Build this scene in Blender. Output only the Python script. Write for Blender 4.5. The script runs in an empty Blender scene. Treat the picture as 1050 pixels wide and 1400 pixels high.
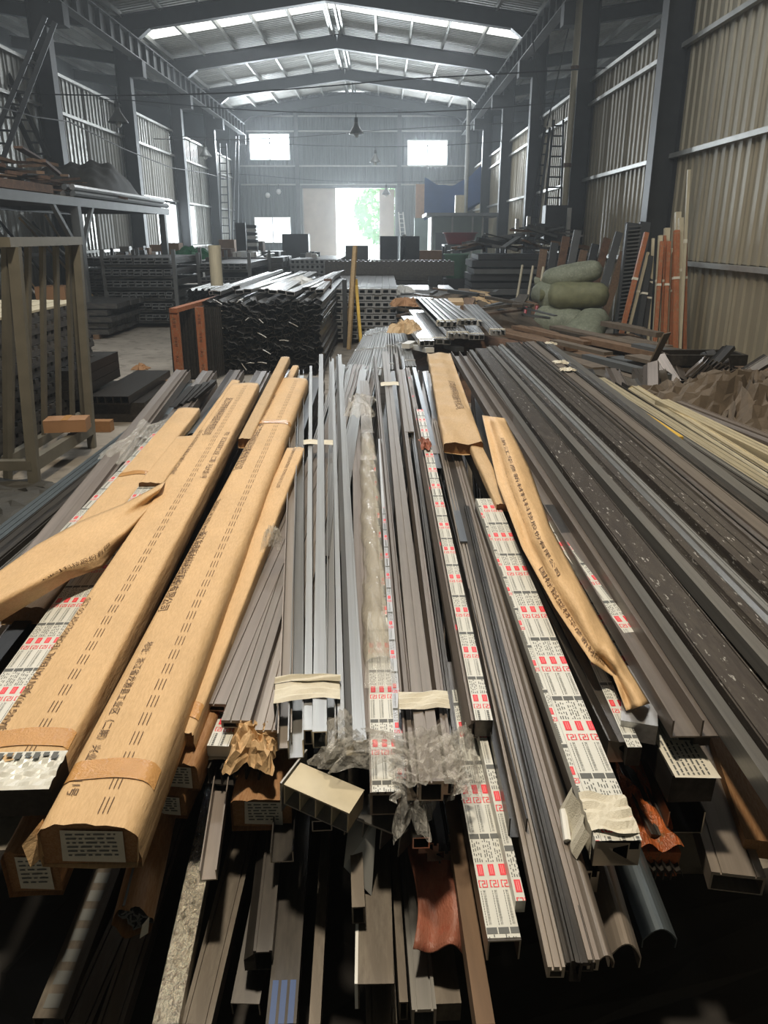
import bpy, math, random
from mathutils import Vector, Matrix
random.seed(7)
R = random.Random(11)
C = bpy.context.scene.collection
S = bpy.context.scene
# ---------------------------------------------------------------- camera, sky, light, exposure
CAM_H = 1.7
TH = math.radians(19.77)
FPX = 1052.0
CT, ST = math.cos(TH), math.sin(TH)
cam = bpy.data.cameras.new('camera')
cam.sensor_fit = 'VERTICAL'; cam.sensor_height = 24.0; cam.lens = 24.0 * FPX / 1400.0
cam.clip_start = 0.05; cam.clip_end = 300
cam_ob = bpy.data.objects.new('camera', cam); C.objects.link(cam_ob)
cam_ob.location = (0, 0, CAM_H); cam_ob.rotation_euler = (math.pi / 2 - TH, 0, 0)
S.camera = cam_ob
vs = S.view_settings
vs.view_transform = 'Standard'; vs.look = 'None'; vs.gamma = 1.0; vs.use_curve_mapping = False
vs.exposure = 0.0
S.cycles.use_denoising = True
S.cycles.max_bounces = 7; S.cycles.diffuse_bounces = 3; S.cycles.glossy_bounces = 3
S.cycles.transparent_max_bounces = 12; S.cycles.transmission_bounces = 3; S.cycles.volume_bounces = 0
S.cycles.caustics_reflective = False; S.cycles.caustics_refractive = False
S.cycles.sample_clamp_indirect = 4.0
S.cycles.volume_step_rate = 4.0
w = bpy.data.worlds.new('sky'); S.world = w; w.use_nodes = True
bg = w.node_tree.nodes['Background']; bg.inputs[0].default_value = (0.86, 0.94, 1.0, 1); bg.inputs[1].default_value = 3.0

def lamp(name, kind, loc, energy, color, size=None, sizey=None, rot=(0, 0, 0), spread=None):
    l = bpy.data.lights.new(name, kind); l.energy = energy; l.color = color
    if kind == 'AREA':
        l.shape = 'RECTANGLE'; l.size = size; l.size_y = sizey or size
        if spread: l.spread = spread
    elif size: l.shadow_soft_size = size
    o = bpy.data.objects.new(name, l); C.objects.link(o); o.location = loc; o.rotation_euler = rot
    return o
PI = math.pi
# warm shaded high-bay lamp hanging over the pile, the same kind as those down the hall
wl = lamp('work_lamp_light', 'SPOT', (-0.4, 2.2, 6.0), 1250, (1.0, 0.87, 0.68), 0.22)
wl.data.spot_size = math.radians(168); wl.data.spot_blend = 0.35
# daylight that comes through the translucent roof strips of this span and of the two neighbour spans
for y, e in ((9.0, 520), (28.9, 420), (38.0, 160)):
    lamp('roof_light_strip', 'AREA', (-1.7, y, 7.4), e, (0.93, 0.97, 1.0), 9.5, 0.9)
lamp('neighbour_roof_light', 'AREA', (-11.5, 24, 7.2), 260, (0.95, 0.98, 1.0), 3.0, 26)
lamp('neighbour_roof_light', 'AREA', (8.6, 24, 7.2), 240, (0.98, 0.98, 0.95), 3.0, 26)
# daylight entering by the big door and the gable windows
lamp('door_daylight', 'AREA', (-1.45, 44.9, 2.1), 1500, (0.86, 0.95, 1.0), 2.5, 3.9, (-PI / 2, 0, 0))
lamp('window_daylight', 'AREA', (-6.0, 44.0, 6.05), 420, (0.86, 0.94, 1.0), 2.0, 1.1, (-PI / 2, 0, 0))
lamp('window_daylight', 'AREA', (2.25, 44.0, 5.8), 420, (0.86, 0.94, 1.0), 2.0, 1.1, (-PI / 2, 0, 0))

# ---------------------------------------------------------------- helpers
def ray(px, py):
    xc = (px - 525.0) / FPX; yc = (700.0 - py) / FPX
    return Vector((xc, CT + yc * ST, -ST + yc * CT))
def P(px, py, z):
    d = ray(px, py); t = (z - CAM_H) / d.z
    return Vector((d.x * t, d.y * t, z))
def PY(px, py, Y):
    d = ray(px, py); t = Y / d.y
    return Vector((d.x * t, Y, CAM_H + d.z * t))
def PX(px, py, X):
    d = ray(px, py); t = X / d.x
    return Vector((X, d.y * t, CAM_H + d.z * t))
def depth(p):
    return p.y * CT - (p.z - CAM_H) * ST
def meters(npx, p):
    return npx * depth(p) / FPX

class MB:
    """collects faces; build() links them as one mesh object"""
    def __init__(self):
        self.v = []; self.f = []; self.m = []; self.uv = []
    def face(self, pts, m=0, uv=None):
        b = len(self.v); self.v += [tuple(p) for p in pts]
        self.f.append(list(range(b, b + len(pts)))); self.m.append(m); self.uv.append(uv); return self
    def idx(self, verts, faces, m=0):
        b = len(self.v); self.v += [tuple(p) for p in verts]
        for f in faces:
            self.f.append([b + i for i in f]); self.m.append(m); self.uv.append(None)
        return self
    def box(self, c, s, m=0, M=None):
        x, y, z = s[0] / 2, s[1] / 2, s[2] / 2
        vs_ = [Vector((sx * x, sy * y, sz * z)) for sz in (-1, 1) for sy in (-1, 1) for sx in (-1, 1)]
        if M is not None: vs_ = [M @ q for q in vs_]
        c = Vector(c)
        self.idx([q + c for q in vs_], [(0, 2, 3, 1), (4, 5, 7, 6), (0, 1, 5, 4), (2, 6, 7, 3), (0, 4, 6, 2), (1, 3, 7, 5)], m)
        return self
    def span(self, lo, hi, m=0):
        return self.box([(a + b) / 2 for a, b in zip(lo, hi)], [abs(b - a) for a, b in zip(lo, hi)], m)
    def beam(self, a, b, wd, ht, m=0, up=(0, 0, 1)):
        a = Vector(a); b = Vector(b); d = b - a; L = d.length; d.normalize()
        u = Vector(up)
        if abs(d.dot(u)) > 0.98: u = Vector((0, 1, 0))
        x = d.cross(u).normalized(); z = x.cross(d)
        M = Matrix((x, d, z)).transposed()
        return self.box((a + b) / 2, (wd, L, ht), m, M)
    def tube(self, pts, r, n=8, m=0, cap=True):
        pts = [Vector(p) for p in pts]; rings = []
        for i, p in enumerate(pts):
            d = (pts[min(i + 1, len(pts) - 1)] - pts[max(i - 1, 0)]).normalized()
            u = Vector((0, 0, 1)) if abs(d.z) < 0.9 else Vector((0, 1, 0))
            x = d.cross(u).normalized(); z = x.cross(d)
            rr = r[i] if isinstance(r, (list, tuple)) else r
            rings.append([p + (x * math.cos(2 * PI * k / n) + z * math.sin(2 * PI * k / n)) * rr for k in range(n)])
        vs_ = [q for rg in rings for q in rg]; fs = []
        for i in range(len(pts) - 1):
            for k in range(n):
                k2 = (k + 1) % n
                fs.append((i * n + k, i * n + k2, (i + 1) * n + k2, (i + 1) * n + k))
        if cap:
            fs.append(tuple(range(n - 1, -1, -1))); fs.append(tuple((len(pts) - 1) * n + k for k in range(n)))
        self.idx(vs_, fs, m); return self
    def lathe(self, c, prof, n=20, m=0):
        c = Vector(c); vs_ = []; fs = []
        for r, z in prof:
            for k in range(n):
                a = 2 * PI * k / n; vs_.append(c + Vector((r * math.cos(a), r * math.sin(a), z)))
        for i in range(len(prof) - 1):
            for k in range(n):
                k2 = (k + 1) % n
                fs.append((i * n + k, i * n + k2, (i + 1) * n + k2, (i + 1) * n + k))
        self.idx(vs_, fs, m); return self
    def grid(self, fn, nu, nv, m=0, closed=False):
        vs_ = [fn(i / nu, j / nv) for j in range(nv + 1) for i in range(nu + 1)]; fs = []
        for j in range(nv):
            for i in range(nu):
                a = j * (nu + 1) + i; fs.append((a, a + 1, a + nu + 2, a + nu + 1))
        self.idx(vs_, fs, m); return self
    def sweep(self, sec, y0, y1, m=0, caps=True, mcap=None):
        n = len(sec)
        vs_ = [(x, y0, z) for x, z in sec] + [(x, y1, z) for x, z in sec]
        fs = [(i, (i + 1) % n, n + (i + 1) % n, n + i) for i in range(n)]
        self.idx(vs_, fs, m)
        if caps:
            b = len(self.v) - 2 * n
            self.f.append([b + i for i in range(n - 1, -1, -1)]); self.m.append(m if mcap is None else mcap); self.uv.append(None)
            self.f.append([b + n + i for i in range(n)]); self.m.append(m if mcap is None else mcap); self.uv.append(None)
        return self
    def mesh(self, name, mats, smooth=False):
        me = bpy.data.meshes.new(name)
        me.from_pydata(self.v, [], self.f)
        for m in (mats if isinstance(mats, (list, tuple)) else [mats]): me.materials.append(m)
        me.polygons.foreach_set('material_index', self.m)
        if smooth: me.polygons.foreach_set('use_smooth', [True] * len(self.f))
        me.update(); return me
    def build(self, name, mats, parent=None, smooth=False, weld=False):
        me = self.mesh(name, mats, smooth)
        if weld:
            import bmesh
            b = bmesh.new(); b.from_mesh(me); bmesh.ops.remove_doubles(b, verts=b.verts, dist=1e-5); b.to_mesh(me); b.free()
        return link(name, me, parent)
def link(name, me, parent=None):
    o = bpy.data.objects.new(name, me); C.objects.link(o)
    if parent is not None: o.parent = parent
    return o
def tag(o, label=None, cat=None, group=None, kind=None):
    if label: o['label'] = label
    if cat: o['category'] = cat
    if group: o['group'] = group
    if kind: o['kind'] = kind
    return o
def empty(name, M=None, label=None, cat=None, group=None, kind=None):
    o = bpy.data.objects.new(name, None); C.objects.link(o); o.empty_display_size = 0.05
    if M is not None:
        if isinstance(M, Matrix): o.matrix_world = M
        else: o.location = M
    return tag(o, label, cat, group, kind)
def frame(A, B, roll=0.0):
    """matrix: origin at A, +Y towards B, +Z as upright as can be"""
    A = Vector(A); B = Vector(B); y = (B - A).normalized()
    x = y.cross(Vector((0, 0, 1)))
    if x.length < 1e-3: x = Vector((1, 0, 0))
    x.normalize(); z = x.cross(y)
    M = Matrix((x, y, z)).transposed().to_4x4()
    M = M @ Matrix.Rotation(roll, 4, 'Y')
    M.translation = A
    return M
_tx = {}
def text_geo(s):
    """flat outlines of a line of text, height about 1, as (verts, faces, width)"""
    if s not in _tx:
        cu = bpy.data.curves.new('lettering', 'FONT'); cu.body = s; cu.resolution_u = 1
        o = bpy.data.objects.new('lettering', cu); C.objects.link(o)
        bpy.context.view_layer.update()
        e = o.evaluated_get(bpy.context.evaluated_depsgraph_get()); me = e.to_mesh()
        vs_ = [(v.co.x, v.co.y) for v in me.vertices]; fs = [tuple(p.vertices) for p in me.polygons]
        e.to_mesh_clear(); bpy.data.objects.remove(o); bpy.data.curves.remove(cu)
        _tx[s] = (vs_, fs, max([v[0] for v in vs_] or [1]))
    return _tx[s]
def put_text(mb, s, fn, size, m=0, stretch=1.0):
    """fn(along, across) -> point; text runs along, its tops towards +across"""
    vs_, fs, wd = text_geo(s)
    mb.idx([fn(x * size * stretch, y * size) for x, y in vs_], fs, m)
    return wd * size * stretch

# ---------------------------------------------------------------- materials
def srgb(r, g, b):
    def c(u):
        u /= 255.0
        return u / 12.92 if u <= 0.04045 else ((u + 0.055) / 1.055) ** 2.4
    return (c(r), c(g), c(b), 1)
def nodes(name):
    m = bpy.data.materials.new(name); m.use_nodes = True
    nt = m.node_tree; return m, nt, nt.nodes['Principled BSDF']
def N(nt, t, **kw):
    n = nt.nodes.new(t)
    for k, v in kw.items():
        if k.startswith('i_'): n.inputs[int(k[2:])].default_value = v
        else: setattr(n, k, v)
    return n
def coords(nt, scale, kind='Object'):
    tc = N(nt, 'ShaderNodeTexCoord'); mp = N(nt, 'ShaderNodeMapping'); mp.inputs['Scale'].default_value = scale
    nt.links.new(tc.outputs[kind], mp.inputs[0]); return mp.outputs[0]
def noise(nt, vec, scale=5, detail=4, rough=0.55):
    n = N(nt, 'ShaderNodeTexNoise'); n.inputs['Scale'].default_value = scale; n.inputs['Detail'].default_value = detail
    n.inputs['Roughness'].default_value = rough; nt.links.new(vec, n.inputs['Vector']); return n.outputs['Fac']
def ramp(nt, fac, stops):
    r = N(nt, 'ShaderNodeValToRGB'); e = r.color_ramp.elements
    while len(e) < len(stops): e.new(0.5)
    for k, (p, c) in zip(e, stops): k.position = p; k.color = c if len(c) == 4 else (*c, 1)
    nt.links.new(fac, r.inputs[0]); return r.outputs[0]
def mix(nt, fac, a, b, blend='MIX'):
    x = N(nt, 'ShaderNodeMix', data_type='RGBA', blend_type=blend)
    for s, v in ((x.inputs[0], fac), (x.inputs[6], a), (x.inputs[7], b)):
        if isinstance(v, (int, float)): s.default_value = v
        elif isinstance(v, (tuple, list)): s.default_value = v
        else: nt.links.new(v, s)
    return x.outputs[2]
def bump(nt, bsdf, h, strength=0.3, dist=0.01):
    b = N(nt, 'ShaderNodeBump'); b.inputs['Strength'].default_value = strength; b.inputs['Distance'].default_value = dist
    nt.links.new(h, b.inputs['Height']); nt.links.new(b.outputs[0], bsdf.inputs['Normal'])
def simple(name, col, rough=0.6, metal=0.0, var=0.25, vscale=(3, 3, 3), dirt=None, bmp=0.0, spec=None, emit=None, estr=1.0):
    m, nt, b = nodes(name)
    v = coords(nt, vscale); f = noise(nt, v, 2.0, 5)
    dark = tuple(c * (1 - var) for c in col[:3]) + (1,); lite = tuple(min(1, c * (1 + var)) for c in col[:3]) + (1,)
    c = ramp(nt, f, [(0.3, dark), (0.7, lite)])
    if dirt:
        f2 = noise(nt, coords(nt, tuple(s * 2.3 for s in vscale)), 3.1, 6)
        k = ramp(nt, f2, [(0.52, (0, 0, 0)), (0.68, (1, 1, 1))]); c = mix(nt, k, c, dirt)
    nt.links.new(c, b.inputs['Base Color'])
    b.inputs['Roughness'].default_value = rough; b.inputs['Metallic'].default_value = metal
    if spec is not None: b.inputs['Specular IOR Level'].default_value = spec
    if bmp: bump(nt, b, noise(nt, coords(nt, tuple(s * 4 for s in vscale)), 5, 4), bmp, 0.01)
    if emit: b.inputs['Emission Color'].default_value = emit; b.inputs['Emission Strength'].default_value = estr
    return m
def profile_mat(name, col, rough=0.38, metal=0.35, scr=0.0, dust=0.25, var=0.18):
    """coated or mill-finish aluminium: streaks along its length, dust, bright scratches, slight change from piece to piece"""
    m, nt, b = nodes(name)
    f = noise(nt, coords(nt, (60, 1.2, 60)), 1.0, 3)
    dark = tuple(c * (1 - var) for c in col[:3]) + (1,); lite = tuple(min(1, c * (1 + var)) for c in col[:3]) + (1,)
    c = ramp(nt, f, [(0.3, dark), (0.7, lite)])
    oi = N(nt, 'ShaderNodeObjectInfo'); hv = N(nt, 'ShaderNodeHueSaturation')
    mr = N(nt, 'ShaderNodeMapRange'); mr.inputs[3].default_value = 0.8; mr.inputs[4].default_value = 1.2
    nt.links.new(oi.outputs['Random'], mr.inputs[0]); nt.links.new(mr.outputs[0], hv.inputs['Value']); nt.links.new(c, hv.inputs['Color'])
    c = hv.outputs[0]
    if dust:
        k = ramp(nt, noise(nt, coords(nt, (9, 2.0, 9)), 3.0, 7, 0.7), [(0.45, (0, 0, 0)), (0.75, (dust, dust, dust))])
        c = mix(nt, k, c, srgb(150, 142, 128))
    if scr:
        k = ramp(nt, noise(nt, coords(nt, (26, 6, 26)), 2.2, 4, 0.75), [(0.605, (0, 0, 0)), (0.645, (scr, scr, scr))])
        c = mix(nt, k, c, srgb(215, 212, 205))
    nt.links.new(c, b.inputs['Base Color'])
    b.inputs['Roughness'].default_value = rough; b.inputs['Metallic'].default_value = metal
    return m
M = {}
M['brown'] = profile_mat('brown_grey_coat', srgb(122, 112, 104), 0.42, 0.45)
M['taupe'] = profile_mat('taupe_coat', srgb(134, 124, 114), 0.40, 0.45)
M['char'] = profile_mat('charcoal_coat', srgb(74, 70, 66), 0.28, 0.45, 0.0, 0.2)
M['charscr'] = profile_mat('scratched_charcoal_coat', srgb(88, 82, 78), 0.27, 0.5, 0.85, 0.3)
M['black'] = profile_mat('black_brown_coat', srgb(48, 45, 42), 0.35, 0.4, 0.0, 0.12)
M['grey'] = profile_mat('mid_grey_coat', srgb(132, 130, 126), 0.28, 0.55)
M['light'] = profile_mat('light_grey_coat', srgb(158, 158, 156), 0.34, 0.55)
M['blue'] = profile_mat('blue_grey_coat', srgb(118, 124, 132), 0.28, 0.6)
M['cream'] = profile_mat('dull_mill_finish', srgb(205, 192, 160), 0.42, 0.55, 0.0, 0.5)
M['silver'] = profile_mat('bright_mill_finish', srgb(205, 205, 205), 0.3, 0.75, 0.0, 0.15)
M['dkstack'] = profile_mat('dark_stack_coat', srgb(74, 74, 74), 0.45, 0.4, 0.0, 0.35)
M['dustydim'] = profile_mat('dusty_dimmed_brown_coat', srgb(84, 76, 66), 0.45, 0.4, 0.0, 0.35)  # dusty dark brown; on the low bars it paints in the dim light
M['foil'] = simple('crinkled_bright_foil', srgb(206, 200, 184), 0.24, 0.9, 0.12, (8, 4, 8), srgb(140, 132, 116), 0.9)
M['cut'] = simple('bare_cut_metal', srgb(196, 190, 178), 0.3, 0.9, 0.1)
M['paleend'] = simple('dull_pale_end', srgb(150, 152, 152), 0.5, 0.3, 0.1)
M['hollow'] = simple('dark_hollow', srgb(22, 20, 18), 0.9)
def kraft_mat(name, col):
    m, nt, b = nodes(name)
    f = noise(nt, coords(nt, (5, 2.2, 5)), 1.5, 6, 0.6)
    c = ramp(nt, f, [(0.25, tuple(x * 0.86 for x in col[:3]) + (1,)), (0.75, tuple(min(1, x * 1.1) for x in col[:3]) + (1,))])
    f2 = noise(nt, coords(nt, (260, 40, 260)), 1.0, 2)
    c = mix(nt, 0.12, c, ramp(nt, f2, [(0.35, (0.3, 0.18, 0.08)), (0.65, (0.9, 0.66, 0.38))]))
    nt.links.new(c, b.inputs['Base Color']); b.inputs['Roughness'].default_value = 0.62; b.inputs['Specular IOR Level'].default_value = 0.3
    bump(nt, b, noise(nt, coords(nt, (14, 3.5, 14)), 1.4, 6, 0.6), 0.7, 0.010)
    return m
M['kraft'] = kraft_mat('kraft_paper', srgb(208, 174, 130))
M['kraftdull'] = kraft_mat('dusty_kraft_paper', srgb(188, 160, 122))
M['kraftdark'] = kraft_mat('brown_cardboard', srgb(140, 98, 60))
M['ink'] = simple('printing_ink', srgb(96, 70, 44), 0.7, 0, 0.1)
M['inkgrey'] = simple('grey_printing_ink', srgb(92, 94, 92), 0.6, 0, 0.15)
M['inkred'] = simple('red_printing_ink', srgb(224, 48, 62), 0.45, 0, 0.05)
M['inkpink'] = simple('pink_print_lines', srgb(240, 130, 130), 0.45, 0, 0.05)
M['film'] = simple('white_protective_film', srgb(208, 208, 200), 0.32, 0, 0.06, (6, 2, 6))
M['tape'] = simple('white_cloth_tape', srgb(214, 208, 190), 0.5, 0, 0.06, (20, 20, 20), None, 0.3)
M['brtape'] = simple('shiny_packing_tape', srgb(196, 148, 92), 0.18, 0, 0.08, (8, 8, 8), None, 0.25)
M['label'] = simple('paper_label', srgb(205, 200, 186), 0.6, 0, 0.06, (20, 20, 20))
def clear_plastic(name, opac=0.35, tint=(0.9, 0.88, 0.82, 1), bmps=0.8, sc=30):
    m, nt, b = nodes(name)
    b.inputs['Base Color'].default_value = tint; b.inputs['Roughness'].default_value = 0.07
    b.inputs['Specular IOR Level'].default_value = 0.8
    bump(nt, b, noise(nt, coords(nt, (sc, sc * 0.5, sc)), 1.5, 5, 0.65), bmps, 0.02)
    tr = N(nt, 'ShaderNodeBsdfTransparent'); mx = N(nt, 'ShaderNodeMixShader'); mx.inputs[0].default_value = opac
    nt.links.new(tr.outputs[0], mx.inputs[1]); nt.links.new(b.outputs[0], mx.inputs[2])
    nt.links.new(mx.outputs[0], nt.nodes['Material Output'].inputs[0]); return m
M['wrap'] = clear_plastic('clear_stretch_wrap', 0.30)
M['polybag'] = clear_plastic('cloudy_plastic_sleeve', 0.5, (0.62, 0.57, 0.46, 1), 0.5, 14)
M['bluefilm'] = simple('bluish_film', srgb(190, 196, 206), 0.3, 0, 0.1)
M['steel'] = simple('dark_painted_steel', srgb(58, 60, 62), 0.5, 0.3, 0.15, (2, 2, 2))
M['steel2'] = simple('grey_painted_steel', srgb(96, 98, 98), 0.5, 0.3, 0.15, (2, 2, 2))
M['rackpaint'] = simple('worn_khaki_steel', srgb(112, 108, 96), 0.5, 0.2, 0.12, (4, 4, 4))
M['galv'] = simple('galvanised_steel', srgb(178, 178, 174), 0.4, 0.7, 0.12, (2, 2, 2))
def sheet_mat(name, col, rough, metal, rust):
    m, nt, b = nodes(name)
    f = noise(nt, coords(nt, (0.7, 0.7, 0.25)), 2.0, 5)
    c = ramp(nt, f, [(0.3, tuple(x * 0.82 for x in col[:3]) + (1,)), (0.7, tuple(min(1, x * 1.1) for x in col[:3]) + (1,))])
    k = ramp(nt, noise(nt, coords(nt, (5, 5, 0.6)), 2.0, 6, 0.7), [(0.5, (0, 0, 0)), (0.8, (0.5, 0.5, 0.5))]); c = mix(nt, k, c, rust)
    nt.links.new(c, b.inputs['Base Color']); b.inputs['Roughness'].default_value = rough; b.inputs['Metallic'].default_value = metal
    return m
M['sheet'] = sheet_mat('corrugated_wall_sheet', srgb(160, 160, 154), 0.38, 0.55, srgb(130, 120, 104))
M['sheetr'] = sheet_mat('beige_corrugated_sheet', srgb(150, 141, 120), 0.48, 0.25, srgb(140, 124, 98))
M['sheetb'] = sheet_mat('grey_green_gable_sheet', srgb(108, 114, 114), 0.5, 0.2, srgb(110, 110, 104))
M['roof'] = sheet_mat('roof_sheet', srgb(206, 206, 202), 0.55, 0.12, srgb(130, 130, 128))
M['board'] = simple('pale_wall_board', srgb(186, 186, 180), 0.6, 0, 0.06, (1, 1, 1))
M['doorleaf'] = simple('pinkish_door_leaf', srgb(196, 184, 172), 0.55, 0, 0.08, (1, 1, 1))
M['concrete'] = simple('dusty_concrete', srgb(140, 132, 120), 0.85, 0, 0.2, (0.8, 0.8, 0.8), srgb(104, 96, 86), 0.2)
def glow(name, col, st):
    m = bpy.data.materials.new(name); m.use_nodes = True; nt = m.node_tree
    e = N(nt, 'ShaderNodeEmission'); e.inputs[0].default_value = col; e.inputs[1].default_value = st
    nt.links.new(e.outputs[0], nt.nodes['Material Output'].inputs[0]); return m
M['skypane'] = glow('daylit_window_pane', (0.85, 0.94, 1, 1), 5.0)
M['skylight'] = glow('daylit_roof_strip', (0.97, 1, 0.95, 1), 2.2)
M['rust'] = simple('rusty_scrap', srgb(104, 76, 56), 0.8, 0.1, 0.35, (6, 6, 6), srgb(70, 60, 52))
M['tarp'] = simple('dark_tarpaulin', srgb(62, 60, 54), 0.7, 0, 0.25, (2, 2, 2), None, 0.4)
M['cloth'] = simple('dusty_brown_cloth', srgb(98, 86, 72), 0.85, 0, 0.2, (4, 4, 4), None, 0.3)
M['sack'] = simple('woven_poly_sack', srgb(122, 126, 106), 0.6, 0, 0.2, (5, 5, 5), srgb(146, 148, 128), 0.8)
M['sack2'] = simple('olive_poly_sack', srgb(116, 116, 84), 0.6, 0, 0.2, (5, 5, 5), None, 0.8)
M['orange'] = simple('orange_wrapped_steel', srgb(160, 96, 62), 0.5, 0.05, 0.2, (9, 9, 4), srgb(150, 128, 100))
M['orangefilm'] = simple('orange_plastic_film', srgb(172, 92, 48), 0.3, 0, 0.3, (12, 5, 12), srgb(120, 90, 60), 0.5)
M['pale'] = simple('pale_wrapped_bar', srgb(188, 178, 152), 0.5, 0.1, 0.12, (8, 8, 2))
M['red'] = simple('red_plastic', srgb(176, 52, 52), 0.35, 0, 0.08)
M['green'] = simple('pale_green_plastic', srgb(110, 160, 130), 0.4, 0, 0.08)
M['greentarp'] = simple('bright_green_tarp', srgb(40, 130, 84), 0.5, 0, 0.2, (5, 5, 5))
M['bluetarp'] = simple('blue_tarpaulin', srgb(40, 74, 128), 0.45, 0, 0.15, (1, 1, 1))
M['whiteplastic'] = simple('white_plastic', srgb(226, 226, 222), 0.4, 0, 0.05)
M['box'] = simple('cardboard_box', srgb(160, 120, 84), 0.75, 0, 0.12, (3, 3, 3))
M['wood'] = simple('pale_timber', srgb(164, 138, 98), 0.7, 0, 0.2, (20, 1.2, 20))
M['wooddark'] = simple('old_timber', srgb(112, 88, 66), 0.75, 0, 0.25, (14, 2, 14))
M['yellow'] = simple('yellow_paint', srgb(206, 168, 60), 0.5, 0, 0.15, (5, 5, 5))
M['terra'] = simple('terracotta_plastic_wrap', srgb(150, 94, 74), 0.5, 0, 0.2, (10, 4, 10), srgb(150, 84, 64), 0.3)
M['booth'] = simple('grey_green_booth_panel', srgb(118, 132, 122), 0.55, 0.1, 0.1, (1, 1, 1))
M['leaf'] = simple('sunlit_leaves', srgb(120, 180, 90), 0.6, 0, 0.3, (2, 2, 2))
M['bark'] = simple('tree_bark', srgb(100, 84, 66), 0.9, 0, 0.2)
M['shadesheet'] = simple('floor_shade_black', srgb(34, 30, 26), 0.8, 0, 0.3)  # near-black colour that stands in for shade on the floor
M['cable'] = simple('black_cable', srgb(40, 40, 42), 0.6)
M['lampshade'] = simple('grey_enamel_shade', srgb(104, 106, 104), 0.4, 0.3, 0.1)
M['bulb'] = simple('frosted_bulb', srgb(235, 235, 230), 0.3)
M['bluegrey'] = simple('smooth_slate_coat', srgb(84, 92, 96), 0.35, 0.4, 0.1)

_h = bpy.data.materials.new('thin_haze'); _h.use_nodes = True; _nt = _h.node_tree; _nt.nodes.remove(_nt.nodes['Principled BSDF'])
_v = N(_nt, 'ShaderNodeVolumeScatter'); _v.inputs['Color'].default_value = (0.9, 0.96, 1, 1); _v.inputs['Density'].default_value = 0.0042; _v.inputs['Anisotropy'].default_value = 0.6
_nt.links.new(_v.outputs[0], _nt.nodes['Material Output'].inputs['Volume']); M['haze'] = _h
# ================================================================ the setting
XL, XR, YB, RX = -8.05, 4.85, 44.3, -1.7        # left wall, right wall, gable wall, ridge line
EAVE, RIDGE = 7.55, 8.45
def st(o): return tag(o, kind='structure')
st(MB().span((-14, -3, -0.1), (11, 50, 0)).build('floor', M['concrete']))
# ---- corrugated sheets (trapezoid ribs); each sheet is a child of its wall
def corr(mb, p0, du, dn, dv, width, height, pitch=0.27, dep=0.028, m=0):
    """p0 corner, du unit along, dn unit normal, dv unit of the rib direction"""
    p0 = Vector(p0); du = Vector(du); dn = Vector(dn); dv = Vector(dv)
    xs = []; x = 0.0
    while x < width - 1e-6:
        for f, d in ((0, 0), (0.42, 0), (0.52, 1), (0.88, 1)):
            xx = x + f * pitch
            if xx < width: xs.append((xx, d * dep))
        x += pitch
    xs.append((width, 0.0))
    n = len(xs); vs_ = [p0 + du * a + dn * d for a, d in xs] + [p0 + du * a + dn * d + dv * height for a, d in xs]
    mb.idx(vs_, [(i, i + 1, n + i + 1, n + i) for i in range(n - 1)], m)
def side_wall(name, X, nrm, cuts, mat, skip=lambda y, z: None):
    """cuts: list of (y0, y1, top)"""
    root = st(empty(name, (X, 26, 0)))
    off = Vector((X, 26, 0))
    for y0, y1, top in cuts:
        zs = [0.0, 1.3, 2.95] + ([4.55] if top > 5 else []) + ([6.2] if top > 6.5 else []) + [top]
        for z0, z1 in zip(zs[:-1], zs[1:]):
            y = y0; k = 0
            while y < y1 - 0.05:
                yy = min(y + 1.5, y1); mt = skip(y, z0)
                if mt != 'open':
                    b = MB(); corr(b, Vector((X + (0.006 if k % 2 else 0) * nrm, y, z0)) - off, (0, 1, 0), (nrm, 0, 0), (0, 0, 1), yy - y, z1 - z0 + 0.03, m=0)
                    b.build('sheet', mt or mat, root)
                y = yy; k += 1
        for z in zs[1:]:
            b = MB(); b.span(Vector((X + 0.045 * nrm, y0, z - 0.05)) - off, Vector((X + 0.13 * nrm, y1, z + 0.02)) - off); b.build('girt', M['galv'], root)
    return root
def lskip(y, z):
    if 1.2 < z < 2 and (29.0 <= y < 31.9 or 33.5 <= y < 35): return 'open'
    if z < 4 and 22.9 < y < 32: return M['board']
side_wall('wall_left', XL, 1, [(2, 8, 5.4), (8, 14, 5.4), (14, 20, 5.4), (20, 26, 5.4), (26, 32, 5.4), (32, 38, 5.4), (38, 44.2, 5.4)], M['sheet'], lskip)
side_wall('wall_right', XR, -1, [(-2, 8, 7.5), (8, 14, 7.5), (14, 15.4, 7.5), (15.4, 20, 5.05), (20, 26, 5.05), (26, 32, 5.05), (32, 38, 5.05), (38, 44.2, 5.05)], M['sheetr'])
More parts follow.
